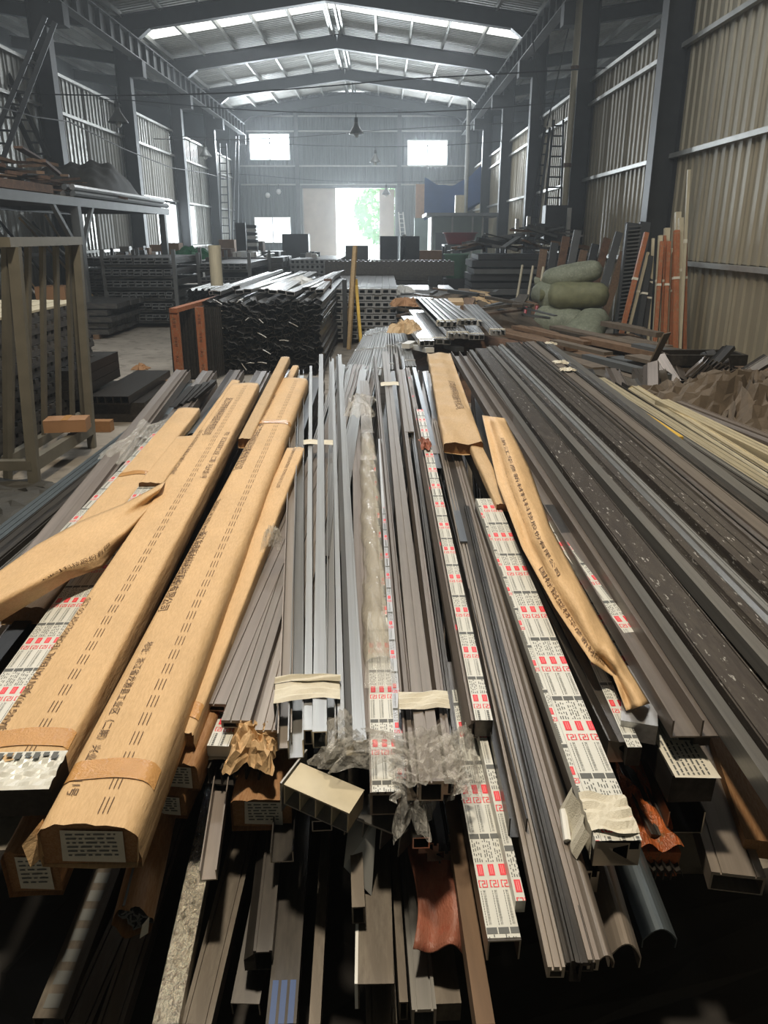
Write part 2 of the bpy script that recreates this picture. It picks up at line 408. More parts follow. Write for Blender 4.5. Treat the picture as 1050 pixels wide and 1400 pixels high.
# windows in the left wall: frame, mullion and daylit pane
def window(n, lo, hi, axis, bars=1, name='window_%d'):
    r = st(empty(name % n, tuple((a + b) / 2 for a, b in zip(lo, hi))))
    o = Vector(r.location); lo = Vector(lo) - o; hi = Vector(hi) - o
    def bx(a, b, nm, mt):
        MB().span(a, b).build(nm, mt, r)
    u = 1 if axis == 'x' else 0      # in-plane horizontal axis
    t = 0.05
    def rect(u0, u1, z0, z1, d, nm, mt):
        a = [0, 0, z0]; b = [0, 0, z1]; a[u] = u0; b[u] = u1; a[1 - u] = -d; b[1 - u] = d; bx(a, b, nm, mt)
    rect(lo[u], hi[u], lo[2], hi[2], 0.008, 'pane', M['skypane'])
    rect(lo[u], hi[u], lo[2] - t, lo[2], 0.05, 'window_frame', M['galv']); rect(lo[u], hi[u], hi[2], hi[2] + t, 0.05, 'window_frame', M['galv'])
    rect(lo[u] - t, lo[u], lo[2] - t, hi[2] + t, 0.05, 'window_frame', M['galv']); rect(hi[u], hi[u] + t, lo[2] - t, hi[2] + t, 0.05, 'window_frame', M['galv'])
    for k in range(1, bars + 1):
        x = lo[u] + (hi[u] - lo[u]) * k / (bars + 1); rect(x - 0.025, x + 0.025, lo[2], hi[2], 0.03, 'mullion', M['galv'])
    return r
window(1, (XL, 29.1, 1.4), (XL, 30.4, 2.8), 'x', 1)
window(2, (XL, 30.55, 1.4), (XL, 31.85, 2.8), 'x', 1)
window(3, (XL, 33.6, 1.4), (XL, 34.9, 2.8), 'x', 1)
# ---- gable wall at the far end, with its big doorway and four windows
D0, D1, DZ = -4.35, 0.62, 4.15
wins = [(-7.0, -4.95, 5.45, 6.65), (1.25, 3.3, 5.15, 6.35), (-6.95, -5.05, 1.35, 2.6)]
gb = st(empty('wall_back', (RX, YB, 0)))
off = Vector((RX, YB, 0))
def gsheet(x0, x1, z0, z1):
    if x1 - x0 < 0.02 or z1 - z0 < 0.02: return
    b = MB(); corr(b, Vector((x0, YB, z0)) - off, (1, 0, 0), (0, -1, 0), (0, 0, 1), x1 - x0, z1 - z0, 0.25, 0.03); b.build('sheet', M['sheetb'], gb)
zc = [0, 1.35, 2.6, 4.15, 5.15, 5.45, 6.35, 6.65, 8.6]
xc = sorted({-8.2, -7.0, -6.95, -5.05, -4.95, D0, D1, 1.25, 3.3, 5.0, -3.1, -1.85, -0.6, 2.3})
for z0, z1 in zip(zc[:-1], zc[1:]):
    for x0, x1 in zip(xc[:-1], xc[1:]):
        xm, zm = (x0 + x1) / 2, (z0 + z1) / 2
        if D0 < xm < D1 and zm < DZ: continue
        if any(a < xm < b and c < zm < d for a, b, c, d in wins): continue
        gsheet(x0, x1, z0, z1)
for z in (4.2, 5.1, 6.75, 7.45):
    MB().span(Vector((-8, YB - 0.14, z)) - off, Vector((4.8, YB - 0.04, z + 0.07)) - off).build('girt', M['galv'], gb)
for x in (-4.55, 0.8):
    MB().span(Vector((x - 0.1, YB - 0.3, 0)) - off, Vector((x + 0.1, YB - 0.05, 8.2)) - off).build('gable_post', M['steel2'], gb)
for i, (a, b, c, d) in enumerate(wins): window(4 + i, (a, YB, c), (b, YB, d), 'y', 1)
d = st(empty('door_1', (-1.85, YB - 0.1, 0)))
MB().span((-2.45, -0.05, 0), (-0.72, 0, 4.05)).build('door_leaf', M['doorleaf'], d)
MB().span((1.6, -0.05, 0), (2.4, 0, 4.0)).build('door_leaf', M['doorleaf'], d)
MB().span((-2.5, -0.1, 4.05), (2.5, -0.02, 4.2)).build('door_rail', M['steel2'], d)
for x in (-2.5, 2.42): MB().span((x, -0.08, 0), (x + 0.06, 0.02, 4.1)).build('door_frame', M['galv'], d)
# ---- roof: sheets with ribs down the slope, purlins, rafters, ridge piece, skylight strips
SK = [(28.35, 29.45), (8.6, 9.45)]
def roof(name, xe, xr, ze, zr, y0, y1, sk=True):
    r = st(empty(name, (xr, y0, zr)))
    o = Vector((xr, y0, zr)); sl = Vector((xr - xe, 0, zr - ze)); L = sl.length; sl.normalize()
    y = y0
    ys = [y0]
    while ys[-1] < y1: ys.append(min(ys[-1] + 3.0, y1))
    for s0, s1 in (SK if sk else []):
        ys += [s0, s1]
    ys = sorted({q for q in ys if y0 <= q <= y1})
    for a, b2 in zip(ys[:-1], ys[1:]):
        if b2 - a < 0.05: continue
        isk = sk and any(s0 - 1e-3 <= a and b2 <= s1 + 1e-3 for s0, s1 in SK)
        b = MB(); corr(b, Vector((xe, a, ze)) - o, (0, 1, 0), (0, 0, 1), sl, b2 - a, L, 0.22, 0.035)
        b.build('skylight_strip' if isk else 'roof_sheet', M['skylight'] if isk else M['roof'], r)
    for k in range(6):
        q = Vector((xe, 0, ze)) + sl * (L * (k + 0.15) / 5.35); q.z -= 0.10
        MB().span(Vector((q.x - 0.035, y0, q.z - 0.08)) - o, Vector((q.x + 0.035, y1, q.z + 0.06)) - o).build('purlin', M['galv'], r)
    return r
root = roof('ceiling', -7.85, RX, EAVE + 0.28, RIDGE + 0.3, -2.9, YB + 0.3)
roof('ceiling', 4.65, RX, EAVE + 0.28, RIDGE + 0.3, -2.9, YB + 0.3)
roof('ceiling', -7.85, -13.5, EAVE + 0.28, RIDGE + 0.3, -2.9, YB + 0.3, False)
roof('ceiling', 4.65, 10.3, EAVE + 0.28, RIDGE + 0.3, -2.9, YB + 0.3, False)
MB().span((RX - 0.16, 0, RIDGE + 0.02), (RX - 0.09, YB, RIDGE + 0.2)).span((RX + 0.09, 0, RIDGE + 0.02), (RX + 0.16, YB, RIDGE + 0.2)).build('trim_1', M['galv'])['kind'] = 'structure'
st(MB().span((-13.6, 2, 0), (-13.5, YB, 8.8)).build('wall_outer_left', M['sheetb']))
st(MB().span((10.3, 2, 0), (10.4, YB, 8.8)).build('wall_outer_right', M['sheetb']))
st(MB().span((-13.5, YB + 0.1, 0), (-8.2, YB + 0.2, 8.8)).build('wall_neighbour_left', M['sheetb']))
st(MB().span((5.0, YB + 0.1, 0), (10.3, YB + 0.2, 8.8)).build('wall_neighbour_right', M['sheetb']))
st(MB().span((-13.6, -3.0, 0), (10.4, -2.9, 9)).build('wall_front', M['sheetb']))
st(MB().span((-13.6, -3, 0), (-13.5, 2, 8.8)).build('wall_side_left', M['sheetb'])); st(MB().span((10.3, -3, 0), (10.4, 2, 8.8)).build('wall_side_right', M['sheetb']))
# portal frames: H-columns, haunched rafters
def hcol(mb, x, y, z1, wx=0.4, wy=0.3, z0=0.0):
    t = 0.02
    mb.span((x - wx / 2, y - wy / 2, z0), (x - wx / 2 + t, y + wy / 2, z1)); mb.span((x + wx / 2 - t, y - wy / 2, z0), (x + wx / 2, y + wy / 2, z1))
    mb.span((x - wx / 2 + t, y - t / 2, z0), (x + wx / 2 - t, y + t / 2, z1))
def rafter(x0, z0, x1, z1, y, dep=0.42, wid=0.26, haunch=True):
    b = MB(); a = Vector((x0, y, z0)); c = Vector((x1, y, z1)); dz = Vector((0, 0, dep / 2))
    b.beam(a + dz, c + dz, wid, 0.03); b.beam(a - dz, c - dz, wid, 0.03); b.beam(a, c, 0.03, dep)
    if haunch:
        s = 1 if x1 > x0 else -1
        b.idx([(x0, y - 0.02, z0 - 0.2), (x0 + s * 0.9, y - 0.02, z0 - 0.1), (x0, y - 0.02, z0 - 0.75), (x0, y + 0.02, z0 - 0.2), (x0 + s * 0.9, y + 0.02, z0 - 0.1), (x0, y + 0.02, z0 - 0.75)],
              [(0, 1, 2), (3, 5, 4), (1, 4, 5, 2), (0, 2, 5, 3), (0, 3, 4, 1)])
        b.beam((x0, y, z0 - 0.75), (x0 + s * 0.9, y, z0 - 0.1), wid, 0.03)
    return b
k = 0
for y in (2, 8, 14, 20, 26, 32, 38, 43.9):
    f = st(empty('trim_%d' % (2 + k), (RX, y, 0))); k += 1; o = Vector((RX, y, 0))
    for x in (-7.75, 4.62):
        b = MB(); hcol(b, x - RX, 0, 7.4, 0.42, 0.32); b.build('column', M['steel'], f)
    for s in (1, -1):
        x0 = (-7.75 if s > 0 else 4.62) - RX
        rafter(x0, 7.5, 0, 8.3, 0).build('rafter', M['steel'], f)
        rafter(x0, 7.5, (-13.5 - RX) if s > 0 else (10.3 - RX), 8.3, 0, 0.36, 0.22, False).build('rafter', M['steel'], f)
    for x, s in ((-7.75, 1), (4.62, -1)):
        xx = x - RX
        b = MB(); b.span((xx + s * 0.2, -0.18, 6.12), (xx + s * 0.62, 0.18, 6.55)); b.build('crane_bracket', M['steel'], f)
# crane runway beams with stiffener plates
for side, x in (('left', -7.25), ('right', 4.12)):
    r = st(empty('trim_%d' % (10 if side == 'left' else 11), (x, 2, 6.55)))
    MB().span((-0.13, 0, 0), (0.13, 42, 0.025)).build('runway_flange', M['steel2'], r)
    MB().span((-0.13, 0, 0.5), (0.13, 42, 0.53)).build('runway_flange', M['steel2'], r)
    MB().span((-0.012, 0, 0.025), (0.012, 42, 0.5)).build('runway_web', M['steel2'], r)
    MB().span((-0.03, 0, 0.53), (0.03, 42, 0.6)).build('crane_rail', M['steel2'], r)
    for i in range(53):
        MB().span((-0.12, i * 0.8 + 0.35, 0.03), (0.12, i * 0.8 + 0.37, 0.5)).build('stiffener', M['steel'], r)
# thin daylit haze in the hall
hz = MB().span((-21, -3.4, -0.3), (21, 92, 12)).build('haze', None or M['haze']) if 'haze' in M else None
if hz: tag(hz, 'thin pale daylit haze filling the whole hall', 'haze', None, 'stuff')
# outside: ground, tree, all seen through the doorway
st(MB().span((-20, 50, -0.12), (20, 90, -0.02)).build('ground', simple('sunlit_yard', srgb(210, 208, 200), 0.9)))
t = empty('tree', (0.6, 62, 0), 'leafy green tree seen outside through the bright open doorway', 'tree')
MB().tube([(0, 0, 0), (0.1, 0, 1.5), (0, 0.1, 3)], [0.22, 0.18, 0.12], 10).build('trunk', M['bark'], t)
b = MB()
for i in range(1500):
    u = R.random() * 2 * PI; v = math.acos(R.uniform(-1, 1)); rr = 2.6 * R.uniform(0.6, 1.0) ** 0.5
    c = Vector((rr * 1.1 * math.sin(v) * math.cos(u), rr * math.sin(v) * math.sin(u), 3.3 + rr * 0.95 * math.cos(v)))
    a = Vector((R.uniform(-1, 1), R.uniform(-1, 1), R.uniform(-1, 1))).normalized() * R.uniform(0.15, 0.3); e = a.orthogonal().normalized() * 0.14
    b.face([c - a, c + e, c + a, c - e])
tag(b.build('foliage', M['leaf'], t), kind='stuff')
# ================================================================ things in the hall behind the pile
# ---- sections of extruded bars: polygons in the x-z plane, top at z = 0
def key(outer, inner):
    """outer outline with a hollow, joined by a hair-line slit (one closed polygon)"""
    return outer + [outer[0]] + [inner[0]] + inner[::-1]
def sec_tube(wd, h, t=0.003):
    return key([(-wd / 2, -h), (wd / 2, -h), (wd / 2, 0), (-wd / 2, 0)][::-1], [(-wd / 2 + t, -h + t), (wd / 2 - t, -h + t), (wd / 2 - t, -t), (-wd / 2 + t, -t)][::-1])
def sec_thick(wd, h):
    return sec_tube(wd, h, min(wd, h) * .22)
def sec_box(wd, h):
    return [(-wd / 2, 0), (wd / 2, 0), (wd / 2, -h), (-wd / 2, -h)]
def sec_groove(wd, h, gs=(0.3, 0.7), gw=0.004, gd=0.005, lip=0.0):
    a = wd / 2; top = [(-a, -lip)]
    if lip: top += [(-a + lip * 1.2, -lip), (-a + lip * 1.2, 0)]
    for g in gs:
        x = -a + g * wd; top += [(x - gw / 2, 0), (x - gw / 2, -gd), (x + gw / 2, -gd), (x + gw / 2, 0)]
    if lip: top += [(a - lip * 1.2, 0), (a - lip * 1.2, -lip)]
    top += [(a, -lip), (a, -h)]
    t = 0.003
    return top + [(-a, -h)] if h < 0.02 else key(top + [(-a, -h)], [(-a + t + .002, -gd - t - lip), (a - t - .002, -gd - t - lip), (a - t - .002, -h + t), (-a + t + .002, -h + t)])
def sec_step(wd, h, f=0.35, d=0.45):
    a = wd / 2; x = -a + f * wd; t = 0.003; dz = -h * d
    o = [(-a, dz), (-a + t, dz), (-a + t, dz - 0.006), (x, dz - 0.006), (x, 0), (x + 0.006, 0), (x + 0.006, -0.004), (a - 0.006, -0.004), (a - 0.006, 0), (a, 0), (a, -h), (-a, -h)]
    return key(o, [(x + t, -0.008), (a - t, -0.008), (a - t, -h + t), (x + t, -h + t)])
def sec_sash(wd, h):
    a = wd / 2
    o = [(-a, 0), (-a + .004, 0), (-a + .004, -h * .3), (-a * .25, -h * .3), (-a * .25, -h * .08), (a * .5, -h * .08), (a * .5, -h * .34), (a - .004, -h * .34), (a - .004, -h * .1), (a, -h * .1), (a, -h), (-a, -h)]
    return key(o, [(-a * .2, -h * .15), (a * .45, -h * .15), (a * .45, -h * .9), (-a * .2, -h * .9)])
def sec_chan(wd, h, t=0.003):
    a = wd / 2; return [(-a, 0), (-a + t, 0), (-a + t, -h + t), (a - t, -h + t), (a - t, 0), (a, 0), (a, -h), (-a, -h)]
def sec_down(wd, h, t=0.003):
    a = wd / 2; return [(-a, 0), (a, 0), (a, -h), (a - t, -h), (a - t, -t), (-a + t, -t), (-a + t, -h), (-a, -h)]
def sec_angle(wd, h, t=0.004):
    a = wd / 2; return [(-a, 0), (a, 0), (a, -h), (a - t, -h), (a - t, -t), (-a, -t)]
def sec_fold(wd, h, t=0.004):
    a = wd / 2
    return [(-a, 0), (-a * .2, -h * .35), (a * .3, -h * .2), (a, -h * .75), (a, -h * .75 - t), (a * .3, -h * .2 - t * 1.4), (-a * .2, -h * .35 - t * 1.4), (-a * .7, -h * .16), (-a * .7, -h), (-a * .7 - t, -h), (-a * .7 - t, -h * .13), (-a, -t)]
def sec_round(wd, h, n=9):
    a = wd / 2; t = 0.003
    o = [(-a + wd * i / n, -h * 0.75 * (1 - math.sin(PI * (0.08 + 0.84 * i / n))) ) for i in range(n + 1)]
    return o + [(a, -h)] + [(a - t, -h)] + [(x * 0.94, z - t) for x, z in o[::-1]] + [(-a + t, -h), (-a, -h)]
def sec_fins(wd, h, n=3, t=0.004):
    a = wd / 2; o = [(-a, 0)]
    for i in range(n):
        x = -a + (wd - t) * i / (n - 1)
        if i: o += [(x, -h + t), (x, 0)]
        o += [(x + t, 0)] + ([(x + t, -h + t)] if i < n - 1 else [])
    return o + [(a, -h), (-a, -h)]
def yaw(loc, ang=0.0, pitch=0.0, roll=0.0):
    m = Matrix.Rotation(ang, 4, 'Z') @ Matrix.Rotation(pitch, 4, 'X') @ Matrix.Rotation(roll, 4, 'Y'); m.translation = Vector(loc); return m
def boxthing(name, lo, hi, mat, label, cat, group=None, ang=0.0):
    lo = Vector(lo); hi = Vector(hi); c = (lo + hi) / 2; s = hi - lo
    o = MB().box((0, 0, s.z / 2), s).build(name, mat); o.matrix_world = yaw((c.x, c.y, lo.z), ang)
    return tag(o, label, cat, group)
def carton(lo, hi, label, ang=0.0, group=None, mat=None):
    """cardboard box with flaps and a tape strip"""
    lo = Vector(lo); hi = Vector(hi); c = (lo + hi) / 2; s = hi - lo
    r = empty('cardboard_box', yaw((c.x, c.y, lo.z), ang), label, 'box', group)
    MB().box((0, 0, s.z / 2), s).build('carton', mat or M['box'], r)
    MB().box((-s.x * .25, 0, s.z + .004), (s.x * .49, s.y, .006)).build('flap', mat or M['box'], r)
    MB().box((s.x * .25, 0, s.z + .004), (s.x * .49, s.y, .006)).build('flap', mat or M['box'], r)
    MB().box((0, 0, s.z + .009), (min(.05, s.x * .2), s.y * 1.0, .002)).build('packing_tape', M['brtape'], r)
    return r
_bm = {}
def barmesh(secname, wd, h, L, mat, capm=None):
    k = (secname, round(wd, 3), round(h, 3), round(L, 2), mat, capm)
    if k not in _bm:
        sec = globals()['sec_' + secname](wd, h); b = MB(); b.sweep(sec, 0, L, 0, True, 1 if capm else None)
        _bm[k] = b.mesh('profile', [M[mat]] + ([M[capm]] if capm else []))
    return _bm[k]
# ---- bundles of bars stacked in the hall
def stack(x0, x1, y0, zs, L, label, group, along='y', nb=6, sec='tube', mat='dkstack', cap=None, h=0.06, gap=0.03, jit=0.02, wood=True, base=0.0):
    """one tied bundle per layer, each a thing with its bars as parts, and the sleepers between them"""
    z = base; i = 0; W = x1 - x0; lab0 = label
    od = ['lowest', 'second from below', 'third from below', 'fourth from below', 'fifth from below', 'sixth from below', 'seventh from below', 'eighth from below']
    for i in range(zs):
        label = lab0 + (', topmost' if i == zs - 1 else ', ' + od[min(i, 7)])
        if wood and i == 0:
            for k in range(2):
                if along == 'y': lo = (x0 + .01, y0 + .2 + k * (L - .5), z); hi = (x1 - .01, y0 + .3 + k * (L - .5), z + .08)
                else: lo = (x0 + .1 + k * (W - .4), y0, z); hi = (x0 + .2 + k * (W - .4), y0 + L, z + .08)
                boxthing('timber_sleeper', lo, hi, M['wooddark'], 'old timber sleeper under the ' + group, 'timber', 'sleepers under the ' + group)
            z += .08
        jx, jy = R.uniform(-jit, jit), R.uniform(-jit, jit) * 2
        if along == 'y':
            r = empty('profile_bundle', Vector((x0 + jx, y0 + jy, z + h)), label, 'bundle', group); bw = W / nb
            me = barmesh(sec, bw * .97, h, L, mat, cap)
            for k in range(nb):
                o = link('profile', me, r); o.location = (bw * (k + .5), R.uniform(-.03, .03), 0)
            MB().span((-.004, .35, -h - .002), (W + .004, .38, .004)).build('strap', M['steel'], r)
        else:
            r = empty('profile_bundle', Vector((x0 + jx, y0 + jy, z + h)), label, 'bundle', group); bw = L / nb
            me = barmesh(sec, bw * .97, h, W, mat, cap)
            for k in range(nb):
                o = link('profile', me, r); o.rotation_euler = (0, 0, -PI / 2); o.location = (R.uniform(-.03, .03), bw * (k + .5), 0)
        z += h + gap * (0.4 if wood else 0)
    return z
def pole(name, a, b, rad, mat, label, cat, group=None, n=8):
    a = Vector(a); b = Vector(b)
    o = MB().tube([Vector((0, 0, 0)), b - a], rad, n).build(name, mat); o.location = a
    return tag(o, label, cat, group)
def ladder(a0, a1, b0, b1, rungs, label, mat, rr=0.022, rail=0.03, floor=False):
    if floor:
        k = a0.z / (a1.z - a0.z); rungs = int(rungs * (1 + k)); a0, b0 = a0 + (a0 - a1) * k, b0 + (b0 - b1) * (b0.z / (b1.z - b0.z))
    r = empty('ladder', a0, label, 'ladder'); o = Vector(a0)
    a0, a1, b0, b1 = [Vector(q) - o for q in (a0, a1, b0, b1)]
    MB().beam(a0, a1, rail, rail * 1.6).build('rail', mat, r); MB().beam(b0, b1, rail, rail * 1.6).build('rail', mat, r)
    for i in range(rungs):
        t = (i + .5) / rungs; MB().beam(a0.lerp(a1, t), b0.lerp(b1, t), rr, rr).build('rung', mat, r)
    return r
# ---- A-frame rack at the left
T0, T1 = Vector((-2.42, 5.3, 1.66)), Vector((-2.46, 6.5, 1.66))
r = empty('storage_rack', Vector((-2.6, 5.9, 0)), 'tall khaki steel A-frame rack with upright slats on the left', 'rack'); o = Vector((-2.6, 5.9, 0))
b0 = P(48, 666, 0); b1 = P(126, 612, 0)
def rb(name, a, c, wd, ht, mat=M['rackpaint'], up=(0, 0, 1)): return MB().beam(Vector(a) - o, Vector(c) - o, wd, ht, 0, up).build(name, mat, r)
rb('top_rail', T0 + Vector((0, -.1, 0)), T1 + Vector((0, .06, 0)), .07, .06)
rb('leg', b0, T0 + Vector((.01, 0, -.03)), .075, .05); rb('leg', b1, T1 + Vector((.01, 0, -.03)), .06, .05)
q0, q1 = P(8, 630, .14), P(96, 572, .14)
q0.x = q1.x = -2.78
rb('bottom_rail', q0, q1 + Vector((0, .1, 0)), .06, .07)
rb('bottom_rail', b0.lerp(T0, .1), b1.lerp(T1, .1), .06, .09)
rb('cross_rail', b0.lerp(T0, .1), Vector((-2.8, b0.y + .02, .16)), .06, .07); rb('cross_rail', b1.lerp(T1, .1), Vector((-2.8, b1.y + .1, .16)), .06, .07)
for k in range(5):
    t = (k + .25) / 4.6; a = q0.lerp(q1, t); c = T0.lerp(T1, t); rb('slat', a, c + Vector((-.03, 0, -.03)), .055, .03, M['rackpaint'], (1, 0, 0))
rb('leg', Vector((-2.78, q0.y - .02, 0)), T0 + Vector((-.04, 0, -.03)), .045, .045); rb('leg', Vector((-2.78, q1.y + .12, 0)), T1 + Vector((-.04, 0, -.03)), .045, .045)
p = P(98, 578, .30)
carton((p.x - .2, p.y - .08, .24), (p.x + .12, p.y + .1, .33), 'torn small brown carton lying on the bottom rail of the A-frame rack', .15)
# ribbed trays stacked behind it
def tray(x0, x1, y0, y1, z, h, label, group, mat=M['dkstack'], ribs=7, nm='profile_tray'):
    b = MB(); b.span((x0, y0, z), (x1, y1, z + h * .55)); n = ribs
    for k in range(n):
        yy = y0 + (y1 - y0) * (k + .2) / n; b.span((x1 - .05, yy, z + h * .55), (x1 + .0, yy + (y1 - y0) * .6 / n, z + h * .95))
    b.span((x0, y0 + .02, z + h * .55), (x1 - .06, y1 - .02, z + h * .95))
    c = Vector(((x0 + x1) / 2, (y0 + y1) / 2, z)); bb = MB(); bb.v = [tuple(Vector(v) - c) for v in b.v]; bb.f = b.f; bb.m = b.m; bb.uv = b.uv
    ob = bb.build(nm, mat); ob.location = c; return tag(ob, label, 'tray', group)
for i in range(12):
    tray(-4.5, -2.98 + R.uniform(-.02, .02), 5.05, 8.0, .02 + i * .088, .088, 'dark ribbed tray in the stack behind the A-frame rack, %s' % ('lowest', 'second from below', 'third from below', 'fourth from below', 'fifth from below', 'sixth from below', 'sixth from the top', 'fifth from the top', 'fourth from the top', 'third from the top', 'second from the top', 'topmost')[i], 'ribbed trays behind the A-frame rack', ribs=26)
for i in range(7):
    boxthing('pale_board', (-4.45 + i * .21, 5.08, 1.077), (-4.26 + i * .21, 7.95, 1.095), M['pale'], 'pale dusty board on top of the ribbed tray stack', 'board', 'pale boards on the ribbed trays')
# tubes stacked on the floor right of the rack
x0 = -2.95
for i in range(5):
    z = .02 + i * .075
    o2 = link('square_tube', barmesh('tube', .075, .075, 1.5, 'black')); o2.location = (-2.75 + i * .075, 7.2, z * 0 + .27); tag(o2, 'black square tube in the low row beside the A-frame rack', 'tube', 'low row of black tubes')
for i in range(3):
    boxthing('black_profile', (-3.25, 7.05 + .0, .27 + i * .09), (-2.84, 8.3, .355 + i * .09), M['black'], ('black flat profile beside the A-frame rack, %s of three' % ('lowest', 'middle', 'topmost')[i]), 'profile')
boxthing('dark_crate', (-3.2, 7.3, 0), (-2.3, 8.5, .19), M['black'], 'black crate under the low row of black tubes', 'crate')
boxthing('carton_piece', (P(133, 584, .04).x - .13, 6.9, 0), (P(133, 584, .04).x + .13, 7.0, .1), M['kraftdark'], 'brown block of cardboard on the floor by the rack leg', 'cardboard')
boxthing('carton_piece', (-2.55 + .65, 8.35, 0), (-2.0 + .7, 8.55, .09), M['kraftdark'], 'dusty brown cardboard strip on the floor left of the metal pile', 'cardboard')
def rag(cx, cy, cz, sx, sy, hh, mat, label, cat='cloth', nm='crumpled_cloth', seed=1, n=16, drop=0.0):
    rr = random.Random(seed); ph = [(rr.uniform(-4, 4), rr.uniform(-4, 4), rr.uniform(0, 6)) for _ in range(7)]
    tb = [[(rr.uniform(-.5, .5), rr.uniform(-.5, .5), rr.random()) for _ in range(n + 1)] for _ in range(n + 1)]
    def f(u, v):
        x, y = u - .5, v - .5; e = max(0, 1 - (max(abs(x), abs(y)) * 2) ** 3)
        z = sum(abs(math.sin(a * x * 2 + b2 * y * 2 + c)) * (1, .9, .8, .6, .5, .4, .4)[k_] for k_, (a, b2, c) in enumerate(ph)) / 4.6
        jx, jy, jz = tb[round(v * n)][round(u * n)]; ir = 1 + .22 * math.sin(5 * math.atan2(y, x) + seed) + .1 * math.sin(11 * math.atan2(y, x))
        return Vector(((x + jx * .7 / n) * sx * ir, (y + jy * .7 / n) * sy * ir, hh * (.1 + .75 * z + .35 * jz) * e + .01 * jz + drop * (abs(x) * 2) ** 2))
    ob = MB().grid(f, n, n).build(nm, mat); ob.location = (cx, cy, cz); return tag(ob, label, cat)
rag(-2.35, 5.0, .0, 1.3, .8, .07, M['tarp'], 'dark crumpled sheet on the floor at the foot of the A-frame rack', 'sheet', 'crumpled_sheet', 3)
rag(-2.05, 8.1, .0, .7, .45, .09, M['tarp'], 'small dark sheet on the floor beside the black crate', 'sheet', 'crumpled_sheet', 5)
for i, (px, py) in enumerate(((217, 522), (193, 505))):
    q = P(px, py, 0); rag(q.x, q.y, 0, .2, .16, .08, M['kraftdark'], ('crumpled brown litter on the open floor', 'pale scrap of paper on the open floor farther off')[i], 'litter', 'crumpled_litter', 8 + i, 8)
# ---- mezzanine platform on the left with its load
MX0, MX1, MZ = -7.5, -5.3, 2.24
r = empty('storage_platform', Vector((-6.4, 14, 0)), 'raised steel storage platform along the left wall', 'platform'); o = Vector((-6.4, 14, 0))
for x in (MX1, MX0): MB().beam(Vector((x, 8.6, MZ)) - o, Vector((x, 20.2, MZ)) - o, .1, .14).build('edge_beam', M['steel2'], r)
for y in (9, 11.6, 14.2, 17, 19.7): MB().beam(Vector((MX0, y, MZ)) - o, Vector((MX1, y, MZ)) - o, .08, .12).build('joist', M['steel2'], r)
for y in (14.2, 19.7):
    for x in (MX1, MX0): MB().span(Vector((x - .07, y - .07, 0)) - o, Vector((x + .07, y + .07, MZ - .07)) - o).build('post', M['steel2'], r)
MB().beam(Vector((MX1, 13.2, MZ - .05)) - o, Vector((MX1, 14.2, 1.35)) - o, .07, .07).build('brace', M['steel2'], r)
MB().beam(Vector((MX1, 15.0, MZ - .05)) - o, Vector((MX1, 14.2, 1.4)) - o, .07, .07).build('brace', M['steel2'], r)
for k in range(11): MB().span(Vector((MX0 + .2 * k, 8.7, MZ + .065)) - o, Vector((MX0 + .2 * k + .17, 20.1, MZ + .085)) - o).build('deck_plank', M['wooddark'], r)
DZK = MZ + .085
for i in range(90):
    y = R.uniform(11.5, 17.0); x = R.uniform(-7.2, -5.5); a = R.uniform(-.9, .9); L = R.uniform(.5, 1.7)
    hz = DZK + .03 + R.random() * .8 * max(.1, 1 - abs(y - 14.3) / 3.4) * (1 - .4 * abs(x + 6.3))
    d = Vector((math.sin(a), math.cos(a), R.uniform(-.12, .12)))
    b = MB().beam(-d * L / 2, d * L / 2, R.uniform(.05, .16), R.uniform(.015, .05)); ob = b.build('scrap_strip', M[('rust', 'rust', 'steel', 'wooddark')[i % 4]]); ob.location = (x, y, hz)
    tag(ob, 'bent brown scrap strip heaped on the left storage platform', 'scrap', 'scrap strips on the platform')
for k, (cx, cy, sx, sy, sz) in enumerate(((-6.5, 18.4, 1.7, 3.6, .95),)):
    def f(u, v, sx=sx, sy=sy, sz=sz):
        x, y = u * 2 - 1, v * 2 - 1
        e = max(0.0, 1 - abs(x) ** 3) ** .6 * max(0.0, 1 - abs(y + .1) ** 2.4) ** .6
        z = sz * e * (.9 + .07 * math.sin(4 * y + 2 * x) + .05 * math.sin(13 * x + 9 * y) + .03 * math.sin(21 * y - 8 * x))
        return Vector((x * sx / 2, y * sy / 2, max(0, z)))
    ob = MB().grid(f, 20, 28).build('tarpaulin', M['tarp'], smooth=True); ob.location = (cx, cy, DZK); tag(ob, 'dark tarpaulin draped over a load on the left platform', 'tarpaulin')
for i in range(8):
    y0 = 14.4 + R.uniform(-.3, .3); o2 = pole('steel_pipe', (-5.3 - .11 * (i % 5), y0, DZK + .05 + .1 * (i // 5)), (-5.3 - .11 * (i % 5), 20.1 + R.uniform(-.4, .3), DZK + .05 + .1 * (i // 5)), .05, M['silver' if i % 3 else 'steel2'], 'steel pipe lying along the front edge of the left platform', 'pipe', 'pipes on the platform edge')
for i in range(3):
    boxthing('steel_section', (-5.62 + .14 * i, 9.0, DZK), (-5.52 + .14 * i, 13.2, DZK + .12), M['rust'], 'rust red steel section on the near end of the platform', 'section', 'red steel sections on the platform')
# under the platform: hanging dark sheets and leaning bars
for i in range(3):
    boxthing('dark_sheet_metal', (-7.3 + .02 * i, 10.0 + i * 1.25, .9), (-7.24 + .02 * i, 11.2 + i * 1.25, 2.1), M['steel'], 'dark panel hanging under the left platform', 'panel', 'panels under the platform')
for i in range(10):
    y = 14.8 + i * .5; pole('leaning_bar', (-6.2 + R.uniform(-.3, .3), y + R.uniform(-.5, .5), 0), (-7.8, y + R.uniform(-.8, .8), R.uniform(1.9, 2.2)), .03, M[('steel', 'galv', 'wood')[i % 3]], 'thin bar leaning on the left wall under the platform', 'bar', 'bars leaning under the platform')
